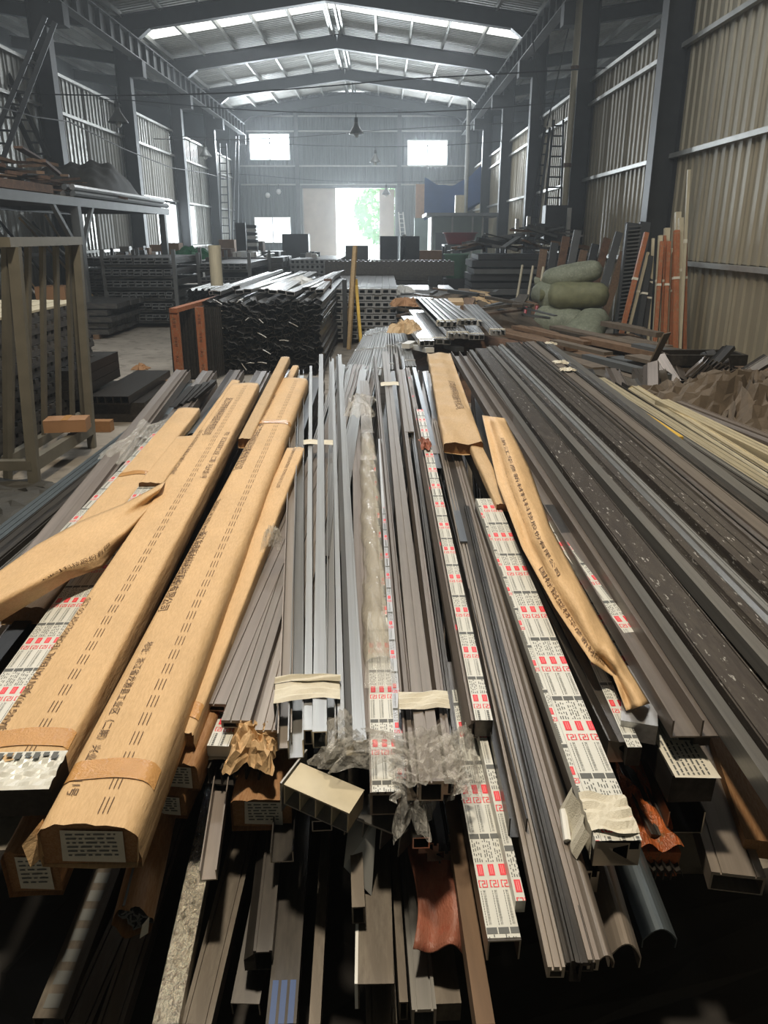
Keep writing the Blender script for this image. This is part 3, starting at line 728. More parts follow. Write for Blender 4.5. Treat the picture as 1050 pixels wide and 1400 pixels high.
# workbench row along the left wall, with clutter
def table(name, lo, hi, label, mat=M['steel'], top=M['steel2']):
    lo = Vector(lo); hi = Vector(hi); c = Vector(((lo.x + hi.x) / 2, (lo.y + hi.y) / 2, 0)); r = empty(name, c, label, 'table')
    s = hi - lo; MB().box((0, 0, hi.z - .025), (s.x, s.y, .05)).build('table_top', top, r)
    for sx in (-1, 1):
        for sy in (-1, 1): MB().box((sx * (s.x / 2 - .05), sy * (s.y / 2 - .05), (hi.z - .05) / 2), (.06, .06, hi.z - .05)).build('leg', mat, r)
    MB().box((0, s.y / 2 - .05, .25), (s.x - .1, .04, .04)).build('stretcher', mat, r); MB().box((0, -s.y / 2 + .05, .25), (s.x - .1, .04, .04)).build('stretcher', mat, r)
    return r
table('work_bench', (-7.5, 21, 0), (-6.4, 25.5, 1.05), 'dark steel workbench beside the left wall boards')
for i in range(12):
    y = 21.3 + i * .34; hgt = R.uniform(.12, .4)
    boxthing('bench_box', (-7.3 + R.uniform(0, .5), y, 1.05), (-6.9 + R.uniform(0, .3), y + .25, 1.05 + hgt), M[('steel', 'box', 'whiteplastic', 'rust', 'steel2')[i % 5]], 'small box of odds and ends on the left workbench', 'box', 'boxes on the left workbench')
# ---- stacks of dark profiles in the middle distance
G = 'dark bar bundles '
stack(-6.2, -4.75, 13.6, 5, 1.8, 'dark flat bar bundle in the stepped stack under a brown carton', 'stepped stack left of the aisle', 'x', 7, 'box', 'dkstack', None, .085, .05, .12)
carton((-6.05, 13.8, .62), (-5.55, 14.3, .86), 'brown cardboard box on the stepped stack left of the aisle', .1)
def rackbay(x0, x1, y0, y1, H, shelves, label, nb, lab2, grp, mat='dkstack', sec='thick', cap='steel2', rows=2):
    c = Vector(((x0 + x1) / 2, (y0 + y1) / 2, 0)); r = empty('storage_rack', c, label, 'rack')
    for x in (x0, x1):
        for y in (y0, y1): MB().span(Vector((x - .035, y - .035, 0)) - c, Vector((x + .035, y + .035, H)) - c).build('post', M['steel2'], r)
    for k in range(shelves):
        z = .14 + k * (H - .2) / shelves
        for y in (y0, y1): MB().span(Vector((x0, y - .02, z - .05)) - c, Vector((x1, y + .02, z)) - c).build('shelf_rail', M['steel2'], r)
        for rw in range(rows):
            hh = min(.065, (H / shelves - .12) / rows)
            rr = empty('profile_bundle', Vector((x0 + .05, y0 - .12, z + hh * (rw + 1) + .002)), lab2 + ', %s shelf, %s' % (('bottom', 'second', 'third', 'fourth', 'fifth', 'sixth')[k], ('under', 'upper')[rw]), 'bundle', grp); bw = (x1 - x0 - .1) / nb
            me = barmesh(sec, bw * .95, hh * .95, y1 - y0 + .3, mat, cap)
            for q in range(nb): ob = link('profile', me, rr); ob.location = (bw * (q + .5), R.uniform(-.05, .05), 0)
    return r
rackbay(-5.35, -4.0, 15.4, 17.6, 1.45, 6, 'dark steel rack of bar bundles left of the aisle', 9, 'bar bundle lying on the rack left of the aisle', 'bundles on the rack left of the aisle')
rackbay(-4.0, -2.9, 17.4, 20.5, 1.35, 4, 'lower dark rack behind the orange posted rack', 8, 'bar bundle lying on the lower rack behind the orange posts', 'bundles on the lower rack')
rackbay(-6.9, -5.5, 17.8, 20.6, 1.4, 5, 'dark rack of bars close to the left platform post', 8, 'bar bundle on the rack close to the platform post', 'bundles on the rack by the platform post')
stack(-4.6, -2.6, 20.8, 9, 2.0, 'dark bar bundle in the wide stack beyond the racks', 'wide stack beyond the racks', 'x', 5, 'box', 'dkstack', None, .11, .03)
stack(-3.2, -1.9, 15.2, 4, 4.0, 'flat silver topped bundle behind the big dark stack', 'low stack behind the big dark stack', 'y', 9, 'groove', 'grey', None, .07, .02)
stack(-2.5, -1.2, 21.5, 8, 4.5, 'pale ended bar bundle in the stack facing the doorway', 'pale ended stack facing the doorway', 'y', 10, 'thick', 'dkstack', 'paleend', .12, .02)
stack(-1.1, 1.1, 20.0, 5, 1.2, 'long dark bar bundle lying across the far aisle', 'long stack across the far aisle', 'x', 4, 'box', 'dkstack', None, .13, .03)
stack(-.95, .2, 13.0, 8, 5.0, 'bar bundle with bright hollow ends behind the yellow ladder', 'bright ended stack behind the ladder', 'y', 9, 'thick', 'dkstack', 'paleend', .09, .03)
stack(.25, 1.5, 14.4, 5, 4.0, 'dull bar bundle right of the bright ended stack', 'dull stack right of the ladder', 'y', 8, 'groove', 'grey', None, .1, .03)
stack(-1.55, -.95, 12.2, 9, 4.0, 'dark bar bundle between the brown post and the ladder', 'narrow stack left of the ladder', 'y', 6, 'fold', 'dkstack', None, .085, .02, .03)
stack(-5.6, -3.4, 26.5, 7, 2.0, 'dark bar bundle in the far left stack', 'far left stack', 'x', 5, 'box', 'dkstack', None, .15, .03)
stack(-3.3, -.5, 27.5, 5, 1.5, 'dark bar bundle in front of the pink door leaf', 'far stack before the door leaf', 'x', 5, 'box', 'dkstack', None, .16, .03)
stack(-.3, 1.9, 25.0, 6, 1.5, 'dark bar bundle below the grey green booth', 'far stack before the booth', 'x', 5, 'box', 'dkstack', None, .14, .03)
# dark toothed beams across the hall
for i, (x0, x1, y, z) in enumerate(((-1.3, 1.55, 17.8, .86),)):
    b = MB().span((0, 0, 0), (x1 - x0, .25, .3))
    for k in range(28): b.span((k * .1 + .02, 0, .3), (k * .1 + .07, .25, .33))
    ob = b.build('toothed_sheet', M['dkstack']); ob.location = (x0, y, z); tag(ob, 'long dark toothed panel lying across the far aisle', 'panel')
    for k in range(2): boxthing('trestle', (x0 + .3 + k * 2.0, y, 0), (x0 + .5 + k * 2.0, y + .3, z), M['steel'], 'dark trestle under the long toothed panel', 'trestle', 'trestles under the toothed panel')
# odds and ends on the far stacks
far = [('dark_cabinet', -3.05, 28.0, .9, .7, .8, 'steel', 'dark stepped cabinet before the pink door leaf', 'cabinet'),
       ('metal_box', -.85, 25.3, .7, .5, .45, 'steel2', 'grey metal box right of the yellow ladder top', 'box'),
       ('metal_box', .15, 25.2, .55, .5, .7, 'steel', 'dark box next to the white strip by the booth', 'box'),
       ('metal_box', .8, 25.2, .6, .5, .7, 'steel', 'dark box nearest to the booth corner', 'box'),
       ('white_strip', .62, 25.2, .1, .1, .75, 'whiteplastic', 'white upright strip between two dark boxes', 'strip'),
       ('brown_crate', 1.45, 25.2, .7, .4, .28, 'box', 'brown slatted crate at the foot of the booth', 'crate'),
       ('brown_crate', -5.2, 26.9, .5, .5, .45, 'box', 'brown carton on the far left stack by the white window', 'box'),
       ('brown_crate', -4.3, 26.9, .6, .5, .4, 'rust', 'reddish crate on the far left stack', 'crate')]
for nm, x, y, sx, sy, sz, mt, lb, ct in far:
    z = {'-': 0}.get(nm, 1.12 if x < -3.3 else (.95 if x < -.5 else .98))
    boxthing(nm, (x - sx / 2, y, z), (x + sx / 2, y + sy, z + sz), M[mt], lb, ct)
for k in range(9):
    boxthing('striped_block', (-4.02, 24.0, 1.1 + k * .1), (-3.74, 24.3, 1.19 + k * .1), M['whiteplastic' if k % 2 else 'steel'], 'striped block in the black and white column before the window', 'block', 'black and white striped column')
boxthing('tall_board', (-4.35, 24.0, 1.1), (-4.06, 24.1, 2.05), M['steel'], 'tall dark board beside the black and white striped column', 'board')
table('work_bench', (-5.0, 23.7, 0), (-3.4, 24.6, 1.1), 'bench that carries the striped column before the far window')
rag(-5.05, 21.6, 1.1, .9, .6, .35, M['greentarp'], 'bright green tarp bundled on the wide stack', 'tarp', 'bundled_tarp', 21)
boxthing('brown_crate', (-4.5, 21.2, 1.1), (-4.0, 21.8, 1.38), M['rust'], 'low brown crate right of the green tarp', 'crate')
carton((-6.1, 22.2, 1.05 + .02), (-5.6, 22.7, 1.5), 'brown carton left of the green tarp', 0)
table('work_bench', (-6.3, 20.9, 0), (-4.7, 22.9, 1.05), 'bench under the green tarp and carton')
for i in range(14):
    x = R.uniform(-4.4, -2.8); boxthing('loose_offcut', (x, 21 + R.random() * 1.4, 1.17), (x + .12, 21.1 + R.random() * 1.4 + .4, 1.22 + R.random() * .1), M[('silver', 'whiteplastic', 'steel')[i % 3]], 'short bright offcut on top of the wide stack', 'offcut', 'offcuts on the wide stack')
for i in range(9):
    x = R.uniform(-2.4, -1.3); boxthing('loose_offcut', (x, 21.6 + i * .2, 1.135), (x + .14, 21.75 + i * .2, 1.2 + R.random() * .12), M[('silver', 'bluegrey', 'whiteplastic')[i % 3]], 'bright offcut on the pale ended stack', 'offcut', 'offcuts on the pale ended stack')
# hanging round lamps near the gable
for i, (px, py) in enumerate(((366, 267), (381, 262))):
    q = PY(px, py, 44.14); r = empty('globe_lamp', q, 'small white globe lamp hanging by the gable wall, ' + ('lower one', 'upper one')[i], 'lamp')
    MB().lathe((0, 0, 0), [(.001, .14), (.09, .11), (.14, 0), (.09, -.11), (.001, -.14)], 14).build('globe', M['bulb'], r, True); MB().tube([(0, 0, .13), (0, .02, 4.25 - q.z)], .015, 6).build('cord', M['cable'], r)
# ---- big stack of dark folded bars and the silver bars on it
bx0, bx1, by = -2.28, -.78, 10.0
cols, rows = 15, 19; dx = (bx1 - bx0) / cols; dz = .93 / rows
mes = [barmesh('fold', .115, .062, 5.5, 'dkstack'), barmesh('fold', .13, .05, 5.4, 'dkstack'), barmesh('angle', .1, .05, 5.5, 'dkstack'), barmesh('fold', .1, .07, 5.5, 'char')]
for j in range(rows):
    for i in range(cols):
        ob = link('dark_profile', mes[R.randrange(4)]); s = -1 if R.random() < .5 else 1
        ob.matrix_world = yaw((bx0 + dx * (i + .5) + R.uniform(-.02, .02), by + R.uniform(-.1, .1), dz * (j + 1) + R.uniform(-.01, .01)), R.uniform(-.004, .004), 0, R.uniform(-.5, .5) + (PI if R.random() < .4 else 0))
        if abs(ob.matrix_world[2][2]) > 0 and ob.matrix_world[2][2] < 0: ob.location.z -= .03
        tag(ob, 'dark folded bar in the big stack beside the orange posts', 'bar', 'bars of the big dark stack')
for i in range(13):
    ob = link('silver_profile', barmesh('groove', .105, .05, 5.2, ('silver', 'light', 'silver')[i % 3]))
    ob.matrix_world = yaw((bx0 + .06 + i * .116, by + R.uniform(-.05, .9), 1.02 + R.uniform(0, .05)), R.uniform(-.05, .02), 0, R.uniform(-.25, .25)); tag(ob, 'silver bar on top of the big dark stack, ' + ('leftmost', 'second from the left', 'third from the left', 'fourth from the left', 'fifth from the left', 'sixth from the left', 'middle one', 'sixth from the right', 'fifth from the right', 'fourth from the right', 'third from the right', 'second from the right', 'rightmost')[i], 'bar', 'silver bars on the big dark stack')
for i in range(14):
    x = R.uniform(bx0, bx1); z = R.uniform(.1, .95); a = R.uniform(-1, 1)
    ob = MB().tube([(0, 0, 0), (.06 * math.cos(a), -.03, .05 * math.sin(a)), (.12 * math.cos(a), -.02, .09 * math.sin(a) - .02)], .006, 5).build('loose_strip', M['whiteplastic']); ob.location = (x, by - .03, z)
    tag(ob, 'thin white strap end sticking out of the big dark stack', 'strap', 'strap ends of the big dark stack')
# orange posted rack left of it with black sheets
r = empty('storage_rack', Vector((-2.4, 9.5, 0)), 'rack with orange printed posts and top rail beside the big dark stack', 'rack'); o = Vector((-2.4, 9.5, 0))
pA, pB = P(247, 527, 0), P(280, 519, 0)
top = .88
for q in (pA, pB):
    po = MB().span(Vector((q.x - .05, q.y - .02, 0)) - o, Vector((q.x + .05, q.y + .03, top)) - o).build('post', M['orange'], r)
    tm = MB()
    for s, z0 in (('永坚钢', .80), ('华丰材', .58), ('久山', .36), ('中正', .2)):
        put_text(tm, s, lambda a, c, q=q, z0=z0: Vector((q.x - .02 + c, q.y - .021, z0 - a)) - o, .04)
    tm.build('printed_characters', M['hollow'], po)
e = PY(345, 398, 12.2)
MB().beam(Vector((pA.x, pA.y - .05, top)) - o, Vector((e.x, 12.2, top + .06)) - o, .09, .05).build('top_rail', M['orange'], r)
MB().span(Vector((e.x - .03, 12.2, 0)) - o, Vector((e.x + .03, 12.26, top + .1)) - o).build('post', M['steel'], r)
for i in range(6):
    b = MB(); corr(b, (0, 0, 0), (1, 0, 0), (0, -1, 0), (0, .06, 1), .52, .84, .075, .02)
    for v in range(len(b.v)): pass
    ob = b.build('ribbed_sheet', M['black']); ob.location = (pA.x - .18 + .014 * i, 9.62 + .05 * i, .02); ob.rotation_euler = (0, 0, .05)
    tag(ob, 'black ribbed sheet leaning between the orange posts', 'sheet', 'black sheets between the orange posts')
for i in range(9):
    b = MB(); corr(b, (0, 0, 0), (1, 0, 0), (0, 0, 1), (0, 1, 0), .95 , 1.6, .1, .03)
    ob = b.build('ribbed_sheet', M['galv' if i == 8 else 'dkstack']); ob.location = (-3.15 + .01 * (i % 3), 12.6, .72 + i * .02)
    tag(ob, 'corrugated grey sheet in the pile behind the orange top rail', 'sheet', 'corrugated sheets behind the orange rail')
boxthing('dark_crate', (-3.15, 12.65, 0), (-2.2, 14.1, .72), M['dkstack'], 'dark crate under the pile of corrugated sheets', 'crate')
ob = MB().lathe((0, 0, 0), [(.001, 0), (.1, 0), (.1, .62), (.085, .62), (.085, .3), (.001, .3)], 18).build('plastic_pipe', M['pale']); ob.location = (-3.15 + .42, 13.1, .93); tag(ob, 'short pale upright pipe above the orange rail', 'pipe')
q = P(450, 480, 0); boxthing('steel_post', (q.x - .055, q.y, 0), (q.x + .055, q.y + .1, 1.08), M['rust'], 'rusty brown post right of the big dark stack', 'post')
boxthing('steel_post', (q.x + .2, q.y + .4, 0), (q.x + .27, q.y + .5, 1.05), M['steel'], 'thin dark post behind the rusty brown post', 'post')
rag(-1.3, 12.5, .98, .42, .3, .14, M['whiteplastic'], 'white plastic bag on the narrow stack by the ladder', 'bag', 'plastic_bag', 31, 10)
# yellow folding ladder
a0 = P(477, 478, 0); a1 = PY(486, 336, a0.y + .35); c0 = P(494, 478, 0)
r = empty('step_ladder', a0, 'narrow yellow brown folding ladder standing in the aisle', 'ladder'); o = Vector(a0)
h = a1 - o
MB().beam((0, 0, 0), h, .05, .07).build('rail', M['wood'], r); MB().beam((-.06, .5, 0), h + Vector((-.02, 0, -.02)), .05, .06).build('rail', M['wood'], r)
MB().beam(c0 - o, h + Vector((0, 0, -.6)), .045, .06).build('rail', M['yellow'], r)
MB().beam(c0 - o + Vector((-.02, .5, 0)), h + Vector((0, .1, -.5)), .045, .06).build('rail', M['yellow'], r)
for k in range(4):
    t = .1 + k * .15; MB().beam(Vector((0, 0, 0)).lerp(h, t), Vector((-.06, .5, 0)).lerp(h, t), .05, .02).build('step', M['wooddark'], r)
# ---- right-hand side
# booth with a flat roof, tarp above it
r = empty('site_booth', Vector((2.9, 34.0, 0)), 'grey green booth with a flat roof near the far right corner', 'booth')
MB().box((0, 0, 1.2), (2.0, 3.0, 2.4)).build('booth_wall', M['booth'], r); MB().box((.25, -.2, 2.47), (3.0, 3.6, .12)).build('booth_roof', M['steel2'], r)
MB().box((-.35, -1.52, .9), (1.0, .04, 1.8)).build('booth_door', M['steel'], r)
for x in (-1.0, -.2, .6, 1.0): MB().box((x, -1.52, 1.2), (.07, .07, 2.4)).build('booth_post', M['galv'], r)
def ft(u, v): return Vector(((u - .5) * 2.6, .25 * math.sin(3 * u) - .1 * v, -1.8 * v + (.9 * (u - .2) ** 2 if v < .99 else .8 * u) - .35 * math.sin(PI * u) * (1 - v) + .03 * math.sin(22 * u + 6 * v)))
ob = MB().grid(ft, 24, 12).build('blue_tarpaulin', M['bluetarp'], smooth=True); ob.location = (3.15, 38.1, 4.15); tag(ob, 'blue tarpaulin hanging slack in the far right corner', 'tarpaulin')
boxthing('brown_board', (1.55, 40.5, 2.5), (2.6, 40.6, 4.05), M['box'], 'brown panel standing above the booth roof beside the blue tarpaulin', 'panel')
boxthing('storage_block', (1.5, 40.4, 0), (2.7, 40.8, 2.5), M['booth'], 'grey green block under the brown panel behind the booth', 'block')
carton((2.85, 33.0, 2.55), (3.2, 33.4, 3.2), 'pale upright carton on the booth roof', 0, None, M['pale'])
ladder(PY(549, 338, 31.5), PY(545, 290, 31.9), PY(556, 338, 31.5), PY(551, 290, 31.9), 8, 'short white ladder leaning at the booth corner', M['whiteplastic'])
pole('vertical_pipe', (3.7, 37.5, 2.55), (3.7, 37.5, 7.2), .09, M['galv'], 'pale vertical pipe behind the booth roof', 'pipe', None, 12)
boxthing('pipe_foot_block', (3.4, 37.2, 0), (4.0, 37.8, 2.55), M['booth'], 'grey block that carries the pale vertical pipe', 'block')
# table frame with the red basin, green bucket
table('steel_table', (1.75, 23.6, 0), (3.6, 24.7, 1.45), 'dark steel frame table under the red basin')
b = MB().lathe((0, 0, 0), [(.001, 0), (.36, 0), (.40, .06), (.47, .3), (.52, .31), (.52, .33), (.46, .33), (.39, .08), (.35, .03), (.001, .03)], 28); ob = b.build('wash_basin', M['red'], smooth=True); ob.location = (2.25, 24.1, 1.45); tag(ob, 'wide red plastic basin on the steel frame table', 'basin')
ob = MB().lathe((0, 0, 0), [(.001, 0), (.27, 0), (.34, .62), (.37, .63), (.37, .66), (.33, .66), (.26, .04), (.001, .04)], 24).build('plastic_bucket', M['green'], smooth=True); ob.location = (2.05, 23.0, .55); tag(ob, 'pale green bucket below the red basin', 'bucket')
boxthing('bucket_crate', (1.7, 22.7, 0), (2.4, 23.3, .55), M['steel'], 'dark crate under the pale green bucket', 'crate')
# dark long shelves stack
for i in range(9):
    z = .05 + i * .145
    boxthing('dark_sheet_metal', (1.95 + R.uniform(-.08, .08), 17.4 + R.uniform(-.1, .1), z), (4.0, 18.8, z + .10 + .03 * (i % 2)), M['steel' if i % 3 else 'steel2'], 'long dark panel in the tall stack below the scrap heap', 'panel', 'dark panels below the scrap heap')
ob = MB().face([(0, 0, 0), (.62, 0, 0), (.3, -.05, -.28)]).build('rag_corner', M['cloth']) if False else None
for i in range(60):
    x = R.uniform(1.9, 4.1); y = R.uniform(17.4, 18.9); L = R.uniform(.4, 1.5); a = R.uniform(-1.5, 1.5); hz = 1.4 + R.random() * .55 * max(.15, 1 - abs(x - 3.5) / 2.0)
    d = Vector((math.cos(a), math.sin(a) * .5, R.uniform(-.2, .2))); ob = MB().beam(-d * L / 2, d * L / 2, R.uniform(.05, .15), R.uniform(.02, .08)).build('scrap_piece', M[('steel', 'dkstack', 'wooddark', 'steel2')[i % 4]]); ob.location = (x, y, hz); tag(ob, 'dark scrap piece in the heap on the tall panel stack', 'scrap', 'scrap pieces on the panel stack')
for i, (x, z, s) in enumerate(((2.95, 1.75, .3), (3.2, 1.78, .32), (4.1, 1.78, .5))):
    boxthing('broken_bar', (x, 18.4, z - .1), (x + .08, 18.5, z + s), M['galv'], 'pale broken bar standing in the scrap heap, ' + ('leftmost', 'middle', 'rightmost')[i], 'bar')
boxthing('electric_box', (3.7, 18.9, 1.5), (4.35, 19.3, 2.35), M['steel'], 'dark electric cabinet frame behind the scrap heap', 'cabinet')
# red-white poles and dark planks leaning beside the sacks
for i in range(3):
    a = P(700 + i * 14, 448 + i * 4, 0); c = a + Vector((.22, .5, 1.15)); r = empty('marker_pole', a, ('leftmost', 'middle', 'rightmost')[i] + ' of three pale poles leaning before the dark panels', 'pole')
    MB().tube([(0, 0, 0), c - a], .025, 8).build('shaft', M['pale'], r)
    if i > 0: MB().tube([(c - a) * .12, (c - a) * (.3 + .1 * i)], .029, 8).build('red_sleeve', M['red'], r)
for i in range(9):
    x = 2.75 + i * .16; o2 = boxthing('leaning_plank', (x, 14.9, 0), (x + .14, 14.95, 1.5 + .12 * (i % 4)), M[('wooddark', 'steel', 'rust', 'steel2')[i % 4]], 'dark plank leaning behind the sacks', 'plank', 'planks leaning behind the sacks'); o2.rotation_euler = (-.22, .12 + .02 * i, 0)
# the downpipe and the ladders
r = empty('downpipe', Vector((4.3, 19.7, 0)), 'worn white downpipe on the second right column', 'pipe')
MB().tube([(0, 0, 0), (0, 0, 7.5)], .075, 14).build('pipe', M['pale'], r, True)
for z in (1.2, 3.2, 5.2): MB().lathe((0, 0, z), [(.08, 0), (.092, 0), (.092, .09), (.08, .09)], 14).build('pipe_socket', M['rust'], r)
ladder(PY(742, 318, 20.6), PY(757, 165, 21.8), PY(766, 318, 20.6), PY(770, 165, 21.8), 11, 'dark ladder leaning at the right wall beside the white downpipe', M['steel'], .035, .05, True)
ladder(PY(722, 318, 20.9), PY(745, 175, 21.6), PY(733, 318, 20.9), PY(752, 175, 21.6), 10, 'second dark ladder leaning left of the white downpipe', M['steel'], .035, .05, True)
pole('stay_rope', PY(748, 172, 21.7), PY(788, -10, 21.7), .018, M['cable'], 'thin stay rope above the right ladders', 'rope')
pole('stay_rope', PY(742, 172, 21.7), PY(728, 50, 22.5), .018, M['cable'], 'second stay rope rising left of the right ladders', 'rope')
def lad2(pts, Y, n, lab): ladder(PY(*pts[0], Y), PY(*pts[1], Y + .5), PY(*pts[2], Y), PY(*pts[3], Y + .5), n, lab, M['steel'], .04, .06, Y > 30)
lad2(((-22, 222), (62, 22), (2, 222), (75, 30)), 17.2, 11, 'upper dark ladder crossing in front of the left wall')
lad2(((50, 218), (-8, 92), (68, 218), (8, 96)), 18.2, 8, 'lower dark ladder slanting the other way on the left platform')
lad2(((303, 318), (300, 196), (314, 318), (309, 196)), 37.0, 12, 'thin pale ladder standing at the far left columns')
lad2(((318, 318), (322, 186), (325, 318), (326, 186)), 38.5, 10, 'second thin ladder nearest the gable wall on the left')
# ---- sacks against the right wall
def sack(cx, cy, cz, L, rad, ang, tilt, mat, label, seed):
    rr = random.Random(seed); nu, nv = 26, 18
    def f(u, v):
        a = u * 2 * PI; s = v * 2 - 1
        k = max(0.0, 1 - abs(s) ** 5) ** .5 * (.92 + .06 * math.sin(3 * s + seed)); sq = 1.0
        wr = 1 + .035 * math.sin(7 * a + 4 * s + seed) * abs(s) + .02 * math.sin(13 * s + 3 * a) + .045 * math.sin(2 * a + 3 * s + seed)
        x = math.copysign(abs(math.cos(a)) ** .85, math.cos(a)); z = math.copysign(abs(math.sin(a)) ** .85, math.sin(a))
        return Vector((x * rad * k * wr, s * L / 2, z * rad * .8 * k * wr))
    r = empty('woven_sack', yaw((cx, cy, cz), ang, tilt), label, 'sack')
    MB().grid(f, nu, nv).build('sack_body', mat, r, True, True)
    MB().lathe((0, 0, 0), [(.03, 0), (.05, .03), (.1, .12), (.085, .13)], 12).build('tied_neck', mat, r).matrix_local = Matrix.Translation((0, -L / 2 + .02, 0)) @ Matrix.Rotation(PI / 2, 4, 'X')
    MB().lathe((0, 0, 0), [(.045, -.015), (.06, 0), (.045, .015)], 12).build('tie_string', M['pale'], r).matrix_local = Matrix.Translation((0, -L / 2 - .01, 0)) @ Matrix.Rotation(PI / 2, 4, 'X')
    return r
def at(px, py, Y): return PY(px, py, Y)
for px, py, Y, L, rad, a, t, mt, lb in ((766, 440, 12.9, .85, .34, .9, .1, 'sack', 'pale sack lowest on the left of the sack heap'),
        (802, 452, 12.3, 1.0, .32, -.5, .35, 'sack', 'pale sack at the bottom right of the sack heap, next to the slatted board'),
        (751, 404, 13.2, .6, .27, .5, .3, 'sack', 'small pale sack squeezed at the upper left of the heap'),
        (790, 404, 12.9, 1.0, .29, 1.45 + PI, .0, 'sack2', 'olive sack with a tied neck lying across the middle of the heap'),
        (782, 376, 13.2, 1.0, .25, 1.2 + PI, .22, 'sack', 'topmost pale sack lying slanted on the heap'),
        (783, 432, 13.3, .6, .26, .2, .1, 'sack', 'sack hidden at the back in the middle of the heap')):
    q = at(px, py, Y); sack(q.x, q.y, max(q.z, rad * .8), L, rad, a, t, M[mt], lb, int(px))
# slatted dark board leaning right of the sacks
a = at(838, 482, 11.9); c = at(858, 306, 12.5); a.z = 0
r = empty('slatted_board', a, 'tall dark slatted board leaning right of the sacks', 'board'); dv = c - a; wv = Vector((.30, .12, .02))
MB().beam(Vector((0, 0, 0)), dv, .03, .06, 0, (0, -1, 0)).build('side_rail', M['steel'], r); MB().beam(wv, wv + dv, .16, .06, 0, (0, -1, 0)).build('side_rail', M['steel'], r)
MB().beam(wv * .5 + Vector((0, .05, 0)), wv * .5 + dv + Vector((0, .05, 0)), .3, .01, 0, (0, -1, 0)).build('backing', M['steel'], r)
for k in range(34):
    t = (k + .6) / 34.5; MB().beam(dv * t + Vector((.01, 0, 0)), dv * t + wv * .8, .03, .022, 0, dv).build('slat', M['steel2'], r)
# orange and pale wrapped bars leaning at the wall
bars = [(842, 484, 884, 318, 'orange', .05), (850, 490, 886, 345, 'pale', .03), (893, 490, 903, 322, 'pale', .045), (884, 492, 893, 326, 'pale', .03), (901, 492, 912, 312, 'pale', .06), (893, 495, 905, 330, 'orange', .04), (906, 497, 914, 330, 'orange', .045),
        (903, 498, 909, 322, 'orange', .03), (915, 498, 922, 345, 'orange', .05), (911, 500, 917, 340, 'pale', .05), (921, 500, 925, 315, 'orange', .06), (926, 500, 931, 298, 'pale', .05), (934, 500, 937, 315, 'orange', .04), (930, 500, 929, 314, 'orange', .05),
        (920, 497, 927, 290, 'pale', .06), (928, 496, 942, 232, 'pale', .03), (866, 492, 889, 350, 'steel', .06), (876, 492, 893, 360, 'steel', .05)]
for i, (x0, y0, x1, y1, mt, wd) in enumerate(bars):
    wd *= 1.3
    Y = 11.5 + .05 * (i % 5); a = at(x0, y0, Y); a.z = max(0, min(a.z, .02)); c = at(x1, y1, Y + .35)
    r = empty('wrapped_bar', a, {'orange': 'orange film wrapped bar leaning upright at the right wall', 'pale': 'pale wrapped bar leaning upright at the right wall', 'steel': 'dark bar leaning beside the slatted board'}[mt], 'bar', {'orange': 'orange bars at the right wall', 'pale': 'pale bars at the right wall', 'steel': 'dark bars at the slatted board'}[mt])
    if i == 15: r['label'] = 'tallest thin pale bar reaching up the dark right column'; del r['group']
    if i == 0: r['label'] = 'orange film wrapped bar slanting farthest left of the upright bars'; del r['group']
    if i == 1: r['label'] = 'pale bar slanting beside the orange bar farthest left'; del r['group']
    MB().beam(Vector((0, 0, 0)), c - a, wd, wd * .8, 0, (0, -1, 0)).build('bar_body', M[mt], r)
    MB().beam((c - a) * .62, (c - a) * .64, wd * 1.15, wd * .95, 0, (0, -1, 0)).build('tape_band', M['tape'], r)
# ---- pendant lamps and overhead cables
for px, py, zc_, lab in ((162, 168, 16.8, 'nearest grey cone lamp hanging before the left wall'), (281, 214, 27, 'grey cone lamp hanging farther along the left wall'), (487, 183, 22, 'grey cone lamp hanging high in the middle of the hall'), (513, 222, 29, 'small cone lamp hanging in front of the gable wall'), (528, 266, 36, 'small dark cone lamp hanging against the door leaf')):
    d = ray(px, py); q = Vector((0, 0, CAM_H)) + d * zc_
    r = empty('pendant_lamp', q, lab, 'lamp')
    MB().lathe((0, 0, 0), [(.05, .3), (.07, .22), (.12, .15), (.21, .02), (.215, 0), (.2, 0), (.11, .13), (.06, .2)], 22).build('lamp_shade', M['lampshade'], r, True)
    MB().lathe((0, 0, 0), [(.001, -.1), (.05, -.08), (.07, -.02), (.05, .06), (.03, .1)], 14).build('bulb', M['bulb'], r, True)
    MB().lathe((0, 0, 0), [(.001, .42), (.04, .42), (.05, .36), (.05, .3), (.001, .3)], 12).build('lamp_cap', M['steel'], r); MB().tube([(0, 0, .42), (0, 0, .56)], .012, 6).build('hook', M['cable'], r)
    pts = []
    for i in range(25):
        x = -8.03 + 12.86 * i / 24; z = q.z + .52 + .0
        k = abs(x - q.x); z = q.z + .52 + (.02 * k - .0) + .12 * math.sin(min(1, k / 6) * PI) * -1 * .6 + .03 * k
        pts.append(Vector((x - q.x, 0, z - q.z)))
    pts.append(Vector((0, 0, .52))); pts.sort(key=lambda v: v.x)
    ob = MB().tube(pts, .014, 6).build('overhead_cable', M['cable']); ob.location = q + Vector((0, .0, .01)); tag(ob, 'thin cable carrying the ' + lab.replace(' hanging', '').replace('before ', 'by '), 'cable')
pts = [PX(x, y, -7.4 + 0.0) for x, y in ()]
ob = MB().tube([(-7.4, 14, 4.1), (-7.35, 16, 4.0), (-7.35, 18, 4.05), (-7.35, 20, 4.2), (-7.35, 24, 4.0), (-7.35, 29, 3.9), (-7.35, 34, 4.1), (-7.35, 40, 4.2)], .016, 6).build('wall_cable', M['cable']); tag(ob, 'slack cable running along the left columns', 'cable')
